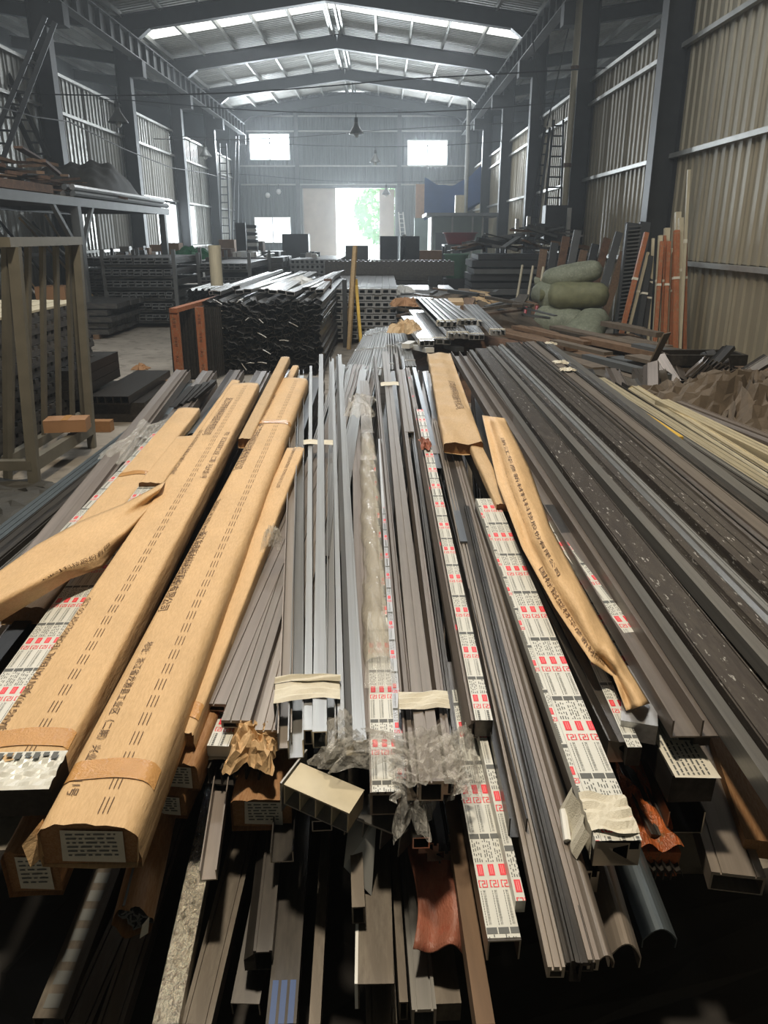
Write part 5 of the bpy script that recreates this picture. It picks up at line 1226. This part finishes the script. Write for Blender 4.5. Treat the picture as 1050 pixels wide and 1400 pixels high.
tapeband(hb, .115, .22, .07, .05, z=.012, seed=7); tapeband(hb, .12, 3.9, .12, .05, z=.012, seed=8)
def wrapf(u, v):
    a = (u - .5) * PI * 1.1; y = -.03 + v * .17 + .012 * math.sin(u * 15); k = .012 * math.sin(u * 23 + v * 31) + .008 * math.sin(u * 41 - v * 17)
    return Vector((math.sin(a) * (.072 + k), y, -.035 + math.cos(a) * (.05 + k)))
MB().grid(wrapf, 30, 14).build('clear_wrap', M['wrap'], hb)
for i, (px, py, z, sx, sy, hh, lb) in enumerate(((505, 1030, .62, .22, .10, .05, 'crumpled clear wrap trailing across the printed close end'), (470, 1005, .63, .09, .14, .05, 'small clump of clear wrap below the taped grey bundle'), (632, 1045, .60, .07, .16, .09, 'clear wrap standing up right of the taped brown bundle'), (565, 1090, .56, .08, .2, .04, 'tail of clear wrap hanging off the taped brown bundle'), (372, 738, .70, .06, .12, .05, 'clump of clear wrap on the narrow torn kraft bundle'), (492, 555, .80, .14, .5, .05, 'torn clear film left at the far part of the sleeve'))):
    q = P(px, py, z); rag(q.x, q.y, z, sx, sy, hh, M['wrap'], lb, 'film', 'clear_wrap', 80 + i, 16, -.03)
# dark printed bar, thin printed strip, black bar
r, wd, L = bar('step', (648, 985), (556, 502), 24, .05, .63, .74, 'brown', 'dark brown bar with faint red and grey lettering right of the taped brown bundle', root=True)
p = MB()
for k in range(7): 
    put_text(p, CO, lambda a, q: Vector((.004 - q * 1 + .006, .5 + k * .6 + a, .0008)), .013, 0, 1.2); y = .42 + k * .6; p.face([(-.002, y, .0008), (.012, y, .0008), (.012, y + .03, .0008), (-.002, y + .03, .0008)], 1)
tag(p.build('print', [M['hollow'], M['inkred']], r), kind='stuff')
r, wd, L = bar('box', (662, 985), (574, 560), 24, .045, .645, .735, 'char', 'slim bar under white printed film ending beside the long grooved bar', root=True); film(r, -wd / 2, wd / 2, 0, L, c=.022, ph=.75, rich=1.3, side=None)
bar('chan', (683, 1010), (562, 505), 22, .05, .615, .72, 'black', 'black channel between the printed strip and the long grooved bar', en=.25)
bar('box', (634, 740), (580, 508), 10, .05, .66, .75, 'blue', 'slim shiny blue grey bar reaching the far middle end of the pile')
bar('tube', (600, 640), (566, 502), 8, .05, .69, .77, 'blue', 'second slim shiny bar reaching the far middle end of the pile')
bar('groove', (560, 590), (548, 505), 12, .04, .70, .76, 'taupe', 'flat brown bar end at the far middle of the pile', kw={'gs': (.5,)})
bar('groove', (598, 620), (596, 540), 16, .04, .70, .72, 'brown', 'brown bar under the red ribbon at the far middle', kw={'gs': (.5,)}, ef=.3)
q = P(582, 608, .72); rag(q.x, q.y, .715, .05, .18, .03, M['terra'], 'scrap of red plastic tucked between the far bars', 'plastic', 'plastic_scrap', 90, 10)
# the long grooved profile that ends closest in the middle
bar('groove', (790, 1316), (603, 574), 46, .022, .555, .735, 'char', 'dark middle strip of the long grooved bars whose ends jut out lowest', kw={'gs': (.12, .88)})
bar('groove', (761, 1322), (596, 575), 24, .026, .56, .74, 'taupe', 'brown grooved bar left of the dark strip that juts out lowest', kw={'gs': (.3, .75), 'gd': .008}, cap='cut')
bar('groove', (812, 1312), (609, 575), 16, .026, .56, .74, 'brown', 'slim brown bar right of the dark strip that juts out lowest', kw={'gs': (.5,)}, cap='cut')
bar('round', (830, 1306), (616, 580), 24, .03, .57, .735, 'taupe', 'slim round nosed bar along the right side of the lowest jutting bars')
bar('sash', (757, 1180), (638, 690), 14, .05, .58, .68, 'black', 'slim black ridged bar left of the big printed bar', en=.2)
# narrow printed strips hanging left of it
r, wd, L = bar('down', (690, 1286), (612, 905), 46, .05, .52, .58, 'char', 'bar under white printed film jutting out left of the long wide grooved bar', root=True, cap='cut'); film(r, -wd / 2, wd / 2, 0.005, L * .85, c=.0215, ph=.06, rich=1.2)
r, wd, L = bar('box', (712, 1232), (655, 985), 14, .03, .55, .60, 'film', 'thin peeling printed film strip on the grooved bar', root=True); film(r, -wd / 2, wd / 2, 0, L, c=.022, ph=.5, rich=.9)
# big printed bar
r, wd, L = bar('sash', (846, 1150), (665, 682), 64, .06, .645, .72, 'black', 'widest bar under white red printed film with white tape on its close end', root=True, cap='cut')
film(r, -wd / 2 + .012, wd / 2, .0, L, z=.0012, c=.0265, ph=.62, rich=2.0, px=.1); film(r, -wd / 2, -wd / 2 + .0115, .0, L, z=.0010, c=.02, ph=.3, px=-.4, rich=0, side=-1)
tapeband(r, wd, .015, .10, .05, z=.006, seed=11, rough=.004)
def tl(u, v): return Vector((-wd / 2 - .004 - .02 * v - .006 * math.sin(9 * u), .02 + u * .13, -.005 - v * .06))
MB().grid(tl, 8, 5).build('loose_tape_end', M['tape'], r)
pole('white_stick', P(770, 1108, .60), P(776, 1150, .58), .008, M['whiteplastic'], 'short white plug stick on the long grooved bar', 'stick')
bar('sash', (852, 1012), (640, 598), 40, .06, .645, .74, 'char', 'dark ridged bar emerging from torn kraft paper right of the big printed bar', cap='cut')
r, wd, L = bar('box', (868, 1022), (742, 745), 20, .05, .64, .69, 'char', 'slim bar under creased white film between dark ridged bar and kraft strip', root=True); film(r, -wd / 2, wd / 2, 0, L, c=.02, ph=.15, rich=1.2)
# kraft strips on the right
wrapbundle((634, 606), (600, 482), 54, .05, .79, .83, 'crumpled kraft wrap around bars at the far end right of the middle', seed=21, rad=.16, crown=.003, tapes=(), wr=.034, end='none', mat='kraftdull', texts=((CO, .05, 1.5, .05, -1),))
wrapbundle((690, 690), (640, 588), 22, .03, .74, .78, 'loose curl of kraft paper beneath the bright kraft strip', seed=22, rad=.16, crown=.003, tapes=(), wr=.012, end='none', mat='kraftdull')
O0 = [(659, 568), (680, 660), (714, 750), (758, 830), (808, 905), (838, 925), (856, 972)]
O1 = [(690, 572), (724, 640), (752, 720), (794, 800), (826, 858), (850, 900), (888, 962)]
oo = P(750, 760, .7)
def strip(u, v):
    a = lerpl(O0, u); c = lerpl(O1, u); x = a[0] * (1 - v) + c[0] * v; y = a[1] * (1 - v) + c[1] * v
    z = .81 - .14 * u + .045 * max(0, math.sin((v - .25) * PI / .75)) * (1 - .5 * u) + .005 * math.sin(u * 30 + v * 5)
    return P(x, y, z) - oo
r = empty('kraft_strip', oo, 'long bright strip of printed kraft paper curling down the right middle of the pile', 'paper')
o = MB().grid(strip, 10, 60) if False else None
def strip2(u, v): return strip(v, u)
o = MB().grid(strip2, 12, 60).build('paper_sheet', M['kraft'], r, True); sm = o.modifiers.new('thickness', 'SOLIDIFY'); sm.thickness = .0015
p = MB(); put_text(p, AD, lambda a, q: strip(.05 + a, .30 + q * 1.2) + Vector((0, 0, .004)), .016, 0); put_text(p, CO, lambda a, q: strip(.06 + a, .5 + q * 5) + Vector((0, 0, .004)), .026, 0); put_text(p, '国标铝型材华彦新材料科技', lambda a, q: strip(.40 + a, .12 + q * 6) + Vector((0, 0, .004)), .03, 0)
put_text(p, 'MATERIAL TECHNOLOGY CO.', lambda a, q: strip(.80 + a, .3 + q * 8) + Vector((0, 0, .004)), .016, 0)
tag(p.build('printing', M['ink'], r), kind='stuff')
q = P(874, 972, .66); b = MB().span((-.04, -.05, -.05), (.04, .2, .0)); ob = b.build('wrapped_block', [M['silver']]); ob.matrix_world = yaw(q, -.3); tag(ob, 'silver film wrapped dark bar end below the bright kraft strip', 'bar')
# printed bar with a delivery label at its end
r, wd, L = bar('box', (950, 1060), (740, 690), 62, .075, .60, .70, 'black', 'black box profile with a paper label on its printed close end', root=True)
film(r, -wd / 2, wd / 2 * .2, .10, L, c=.021, ph=.45, rich=1.4)
l = MB(); l.face([(-wd / 2 + .004, -.006, .0012), (wd / 2 + .004, -.012, .0012), (wd / 2 - .002, .11, .0014), (-wd / 2 + .002, .115, .0014)]); lb = l.build('paper_label', M['label'], r)
t = MB(); rr = random.Random(5)
for q in range(7):
    x = -wd / 2 + .012 + q * (wd - .02) / 7; y = .0
    while y < .10: k = rr.uniform(.004, .018); t.face([(x, y, .0022), (x + .004, y, .0022), (x + .004, y + k, .0022), (x, y + k, .0022)]); y += k + .004
tag(t.build('label_print', M['inkgrey'], lb), kind='stuff')
# finned bars and the long dark bars on the right
bar('fins', (962, 985), (628, 480), 84, .045, .70, .80, 'brown', 'brown finned bar with three upright ribs ending above the paper label', kw={'n': 3}, cap='brown')
r, wd, L = bar('box', (905, 920), (690, 640), 22, .05, .66, .72, 'char', 'slim bar under dull printed film left of the finned bar', root=True, en=.22); film(r, -wd / 2, wd / 2, 0, L, c=.026, ph=.25, rich=1.5)
bar('tube', (962, 930), (644, 478), 17, .05, .715, .81, 'grey', 'light edged tube left of the scratched wide charcoal bar', en=.5)
bar('groove', (1010, 930), (658, 476), 58, .05, .71, .82, 'charscr', 'wide scratched charcoal bar on the right of the pile', en=.5, kw={'gs': (.06, .94)})
rs = [((853, 680), (668, 474), 13, 'grey', 'tube', .73, 'slim light tube just right of the scratched charcoal bar'), ((874, 680), (675, 472), 28, 'charscr', 'sash', .72, 'ridged charcoal bar second right of the scratched bar'), ((895, 680), (684, 470), 13, 'light', 'step', .735, 'light stepped bar between two dark ridged bars'),
      ((910, 680), (690, 470), 16, 'char', 'chan', .725, 'dark channel bar in the middle of the right hand bars'), ((936, 680), (700, 468), 38, 'charscr', 'groove', .735, 'scratched taupe bar with bright spots on the right'), ((962, 680), (712, 467), 14, 'black', 'chan', .725, 'narrow black channel right of the scratched taupe bar'),
      ((986, 680), (722, 466), 34, 'taupe', 'step', .735, 'wide brown grey stepped bar on the right'), ((1012, 680), (738, 466), 20, 'char', 'sash', .73, 'dark ridged bar right of the wide stepped bar'), ((1034, 682), (752, 470), 18, 'grey', 'tube', .74, 'shiny silver grey tube running to the tape wrapped far end')]
for a, c, w_, mt, sc, z, lb in rs: bar(sc, a, c, w_, .045, z, z + .09, mt, lb, en=1.6)
ts = [((1050, 690), (764, 494), .06, 'char', 'chan', .73, 'dark channel with white tape on its far end'), ((1050, 680), (778, 502), .05, 'char', 'sash', .72, 'dark ridged bar beside the taped channel on the right'), ((1050, 672), (795, 507), .05, 'grey', 'sash', .71, 'grey ridged bar bordering the cream bars'), ((1050, 662), (818, 516), .09, 'cream', 'groove', .69, 'dusty cream bar nearest to the grey ridged bar'),
      ((1050, 650), (846, 522), .05, 'char', 'chan', .67, 'dark channel between the cream bars on the right'), ((1050, 640), (866, 527), .07, 'cream', 'step', .68, 'cream stepped bar in the middle of the cream bars'), ((1050, 626), (880, 538), .06, 'brown', 'chan', .62, 'brown channel sunk between the cream bars'), ((1050, 616), (905, 546), .09, 'cream', 'groove', .68, 'broad bright cream bar at the right edge'), ((1050, 596), (925, 548), .09, 'brown', 'step', .58, 'dull brown bar outermost on the right')]
for a, c, w_, mt, sc, z, lb in ts: bar(sc, a, c, -w_, .045, z, z + .05, mt, lb, en=1.2)
r, wd, L = bar('box', (930, 597), (870, 558), -.035, .03, .745, .76, 'yellow', 'short yellow printed label strip lying on the cream bars', root=True)
p = MB(); put_text(p, '6063-T5 铝型材', lambda a, q: (-.012 + q, L - .06 - a, .0006), .02); tag(p.build('print', M['hollow'], r), kind='stuff')
for px, py in ((768, 496), (776, 506), (752, 470)): 
    q = P(px, py, .80); rag(q.x, q.y, .795, .1, .08, .02, M['tape'], 'scrap of white tape on the far ends of the right hand bars', 'tape', 'tape_scrap', px, 8)
    bpy.context.scene.collection.objects[-1]['group'] = 'tape scraps on the far right ends'
# ---------------- lower layers: what shows under the close ends
def cyl_bundle():
    A, B, a0, d = ends((178, 1242), (262, 905), .40, .45); r = empty('round_bundle', frame(A, B), 'round bundle rolled in brown cardboard at the bottom left', 'bundle'); rad = meters(55, A) / 2; L = (B - A).length
    b = MB(); b.grid(lambda u, v: Vector((math.sin(u * 2 * PI) * rad * (1 + .02 * math.sin(9 * v)), v * L + .006 * math.sin(u * 30) * (1 - v), -rad + math.cos(u * 2 * PI) * rad)), 28, 14); b.build('cardboard_roll', M['kraftdark'], r, True)
    for i in range(9):
        a = i * 2.4; q = rad * .7 * math.sqrt(i / 9); o = MB().sweep(sec_fold(.028, .016), .01, .5, 0).build('bar', [M['steel2']], r); o.location = (q * math.cos(a), 0, -rad + q * math.sin(a)); o.rotation_euler = (0, a, 0)
    l = MB(); l.face([(rad * .3, -.012, -rad * 1.8), (rad * .75, -.01, -rad * 1.5), (rad * .8, .01, -rad * .9), (rad * .45, .0, -rad * 1.2)]); l.build('white_tag', M['label'], r)
cyl_bundle()
def carton_end(px, py, z, wpx, h, ang, label, ef=.9, seed=1):
    wrapbundle((px, py), (px + ef * 70, py - 190), wpx, h, z, z + .03, label, seed=seed, mat='kraftdark', rad=.15, tapes=(), wr=.004, crown=.003)
carton_end(238, 1046, .545, 62, .08, 0, 'brown carton end with a grey label right of the open ended bundle', 1.2, 31)
carton_end(222, 1088, .47, 62, .07, 0, 'second brown carton end with label directly below the first', 1.2, 32)
carton_end(356, 1094, .46, 84, .09, 0, 'brown carton end with a tilted label under the brown fan', .5, 33)
carton_end(36, 1168, .50, 74, .12, 0, 'brown carton end with a big pale label at the far bottom left', 1.3, 34)
# crushed black bundle and crumpled kraft below the fan
r, wd, L = bar('fins', (310, 1052), (360, 940), 90, .05, .49, .50, 'black', 'crushed black bundle of fins under the brown fan', root=True, kw={'n': 6})
tapeband(r, wd, .02, .1, .04, 'label', 'paper_label', .003, .006, 3)
q = P(350, 1020, .53); rag(q.x, q.y, .52, .12, .16, .06, M['kraft'], 'crumpled printed kraft scrap under the brown fan', 'paper', 'crumpled_paper', 95, 16)
r, wd, L = bar('box', (292, 1020), (330, 930), 42, .03, .535, .54, 'film', 'white film end with grey print under the leftmost fan bar', root=True); film(r, -wd / 2, wd / 2, 0, .12, c=.022, ph=.8, rich=1)
lows = [('down', (66, 1392), (130, 1230), 44, .05, .22, 'dustydim', 'dusty printed grey strip at the bottom left corner'), ('groove', (106, 1398), (178, 1235), 40, .04, .20, 'dustydim', 'smooth green grey flat bar near the bottom left'), ('groove', (150, 1400), (196, 1260), 36, .04, .215, 'dustydim', 'dusty brown flat bar right of the green grey bar'),
        ('box', (226, 1400), (272, 1180), 36, .04, .27, 'foil', 'bright foil covered bar at the bottom left of the middle'), ('groove', (268, 1400), (318, 1200), 42, .04, .24, 'dustydim', 'wide brown flat bar right of the bright foil bar'), ('chan', (284, 1190), (300, 1080), 24, .03, .43, 'brown', 'short beige channel poking out below the brown fan'),
        ('step', (352, 1300), (366, 1170), 40, .06, .30, 'char', 'dark dusty step bar under the tilted carton label'), ('box', (384, 1400), (404, 1170), 42, .05, .26, 'char', 'dark bar with blue print at the bottom middle'), ('down', (335, 1372), (352, 1280), 40, .04, .20, 'black', 'short dark channel with a drilled hole at the bottom'), ('tube', (430, 1400), (440, 1230), 16, .04, .24, 'dustydim', 'slim brown tube left of the white edged flat bar'),
        ('down', (514, 1345), (512, 1130), 50, .07, .36, 'dustydim', 'wide brown bar with a white cut edge at the bottom middle'), ('groove', (522, 1400), (520, 1345), 44, .05, .25, 'dustydim', 'brown bar end below the white edged bar'), ('tube', (552, 1370), (536, 1120), 12, .05, .33, 'dustydim', 'slim brown tube right of the white edged bar'), ('groove', (580, 1380), (556, 1120), 34, .05, .31, 'grey', 'shiny silver grooved bar at the bottom middle'), ('box', (612, 1372), (586, 1160), 38, .05, .29, 'dustydim', 'blocky brown bar end with a hole under the terracotta wrap'),
        ('tube', (490, 1240), (486, 1130), 18, .05, .42, 'dustydim', 'grey tube above the white edged bar'), ('box', (664, 1400), (628, 1165), 26, .05, .42, 'wooddark', 'timber batten slanting at the bottom middle'), ('round', (858, 1290), (775, 1000), 44, .06, .50, 'taupe', 'round nosed brown bar end right of the long wide grooved bar'), ('round', (905, 1270), (815, 1030), 48, .05, .46, 'bluegrey', 'slate round nosed bar end at the bottom right'),
        ('sash', (800, 1188), (735, 960), 40, .06, .56, 'black', 'black ridged bar end beneath the big printed bar'), ('groove', (1010, 1196), (940, 985), 72, .05, .42, 'taupe', 'wide flat taupe bar jutting out at the lower right'), ('box', (1045, 1150), (985, 985), 50, .05, .45, 'kraftdark', 'brown cardboard wrapped bar at the lower right edge'), ('chan', (940, 1110), (840, 900), 50, .06, .50, 'black', 'black channel beneath the label carrying box profile'), ('sash', (905, 1140), (815, 960), 30, .05, .46, 'char', 'dusty charcoal bar right of the orange film bundle')]
for i, (sc, a, c, w_, h, z, mt, lb) in enumerate(lows):  # dim light under the close ends is put into the low bars' darkened coats
    kw = {'gs': (.18, .82)} if sc == 'groove' else None
    o, wd, L = bar(sc, a, c, w_, h, z, z + .02, mt, lb, ef=1.2, cap='cut' if mt in ('brown', 'taupe', 'silver', 'grey', 'black') else None, kw=kw, root=(i in (0, 7, 10)))
    if i == 0:
        p = MB()
        for k in range(7): p.face([(-wd * .3, .02 + k * .05, .0008), (wd * .2, .02 + k * .05, .0008), (wd * .2, .05 + k * .05, .0008), (-wd * .3, .05 + k * .05, .0008)])
        tag(p.build('print', M['inkgrey'], o), kind='stuff')
    if i == 7:
        p = MB()
        for k in range(3): p.face([(-wd * .4 + k * wd * .3, .0, .0008), (-wd * .4 + k * wd * .3 + .012, .0, .0008), (-wd * .4 + k * wd * .3 + .012, .09, .0008), (-wd * .4 + k * wd * .3, .09, .0008)])
        tag(p.build('print', M['bluetarp'], o), kind='stuff')
    if i == 10: MB().span((-wd / 2 - .006, 0, -.07), (-wd / 2, .3, .001)).build('cut_edge', M['whiteplastic'], o)
# orange film bundle, terracotta wrap, pale finned block
r, wd, L = bar('box', (905, 1165), (830, 960), 52, .07, .44, .47, 'orangefilm', 'bundle in torn orange plastic film at the lower right', root=True, ef=.5)
MB().grid(lambda u, v: Vector(((u - .5) * wd * 1.1, .0 + v * .4, .012 + .012 * math.sin(9 * u + 13 * v) + .006 * math.sin(31 * v))), 12, 14).build('creased_film', M['orangefilm'], r)
for k in range(5): MB().sweep(sec_fold(.03, .04), -.02, .3, 0).build('bar', M['black'], r).location = (-wd * .4 + k * wd * .2, 0, -.02)
A = P(606, 1305, .36)
def terr(u, v): return Vector(((u - .5) * .12 + .012 * math.sin(7 * v), v * .42, .02 * math.cos((u - .5) * 3) + .016 * math.sin(u * 9 + 2) * (1 - v) + .006 * math.sin(17 * v + 5 * u)))
r = empty('torn_wrap', frame(A, P(596, 1100, .40)), 'torn terracotta plastic wrap sagging over bars at the bottom middle', 'wrap'); o = MB().grid(terr, 18, 20).build('plastic_sheet', M['terra'], r, True); sm = o.modifiers.new('thickness', 'SOLIDIFY'); sm.thickness = .003
A = P(432, 1092, .575); r = empty('finned_block', yaw(A, -.45, .12, .12), 'pale finned block with open cells below the taped grey bundle', 'block')
MB().span((-.08, 0, -.004), (.08, .07, 0)).build('top_plate', M['pale'], r)
for k in range(5): MB().span((-.08 + k * .039, .0, -.06), (-.077 + k * .039, .07, -.004)).build('fin', M['pale'], r)
MB().span((-.08, .0, -.062), (.08, .07, -.058)).build('bottom_plate', M['light'], r)
MB().span((-.09, -.0, -.09), (-.086, .11, .0)).build('side_plate', M['light'], r)
A = P(510, 1128, .49); r = empty('finned_block', yaw(A, -.5, -.2, 0), 'darker finned block tucked below the printed sleeve bundle', 'block')
MB().span((-.07, 0, -.004), (.07, .11, 0)).build('top_plate', M['grey'], r)
for k in range(4): MB().span((-.07 + k * .045, .0, -.05), (-.067 + k * .045, .11, -.004)).build('fin', M['grey'], r)
A = P(470, 1185, .42); ob = MB().face([(0, 0, 0), (.06, -.03, -.05), (.07, .08, .05), (.01, .1, .06)]).build('bent_plate', M['galv']); ob.location = A; sm = ob.modifiers.new('thickness', 'SOLIDIFY'); sm.thickness = .003; tag(ob, 'bent grey plate with fine ribs below the pale finned block', 'plate')
for i, (px, py, z) in enumerate(((576, 1145, .52), (586, 1152, .46), (600, 1163, .43), (625, 1140, .45), (440, 1122, .47), (385, 1165, .4), (612, 1180, .4))):
    bar(('tube', 'sash', 'sash', 'chan', 'tube', 'chan', 'sash')[i], (px, py), (px - 14 + (525 - px) * .2, py - 190), 24 + 4 * (i % 3), .03, z, z + .02, 'black', 'black bar with a bright cut end in the dark middle below the taped bundles', group='black bars with bright cut ends', cap='cut', ef=1.0)
# hidden bulk of the pile: full layers of dark bars that carry everything above
k = 0
for lay in range(5):
    z = .13 + lay * .085; n = 18; yn = 1.78 - .02 * lay
    me = [barmesh(sc, .125, .08, 5.2, mt) for sc, mt in (('step', 'black'), ('sash', 'brown'), ('groove', 'char'), ('chan', 'black'))]
    for i in range(n):
        t = (i + .5) / n; xn = -1.38 + 2.75 * t; xf = -1.95 + 4.4 * t
        a = Vector((xn, yn + R.uniform(-.04, .12) + .25 * abs(t - .5) + (1.0 * max(0, t - .75)), z)); f = Vector((xf, 7.0, z + .02 * lay))
        if lay < 3 or True:
            o = link('buried_profile', me[R.randrange(4)]); o.matrix_world = frame(a, f); tag(o, 'dark bar buried in the lower layers of the pile', 'bar', 'dark bars of the lower layers')

rag(0.1, 1.0, .0, 3.6, 1.7, .05, M['shadesheet'], 'added black sheet painting shade on the floor at the close end of the pile', 'sheet', 'shade_sheet', 99, 20)  # dark sheet added to paint the shade on the floor before the pile
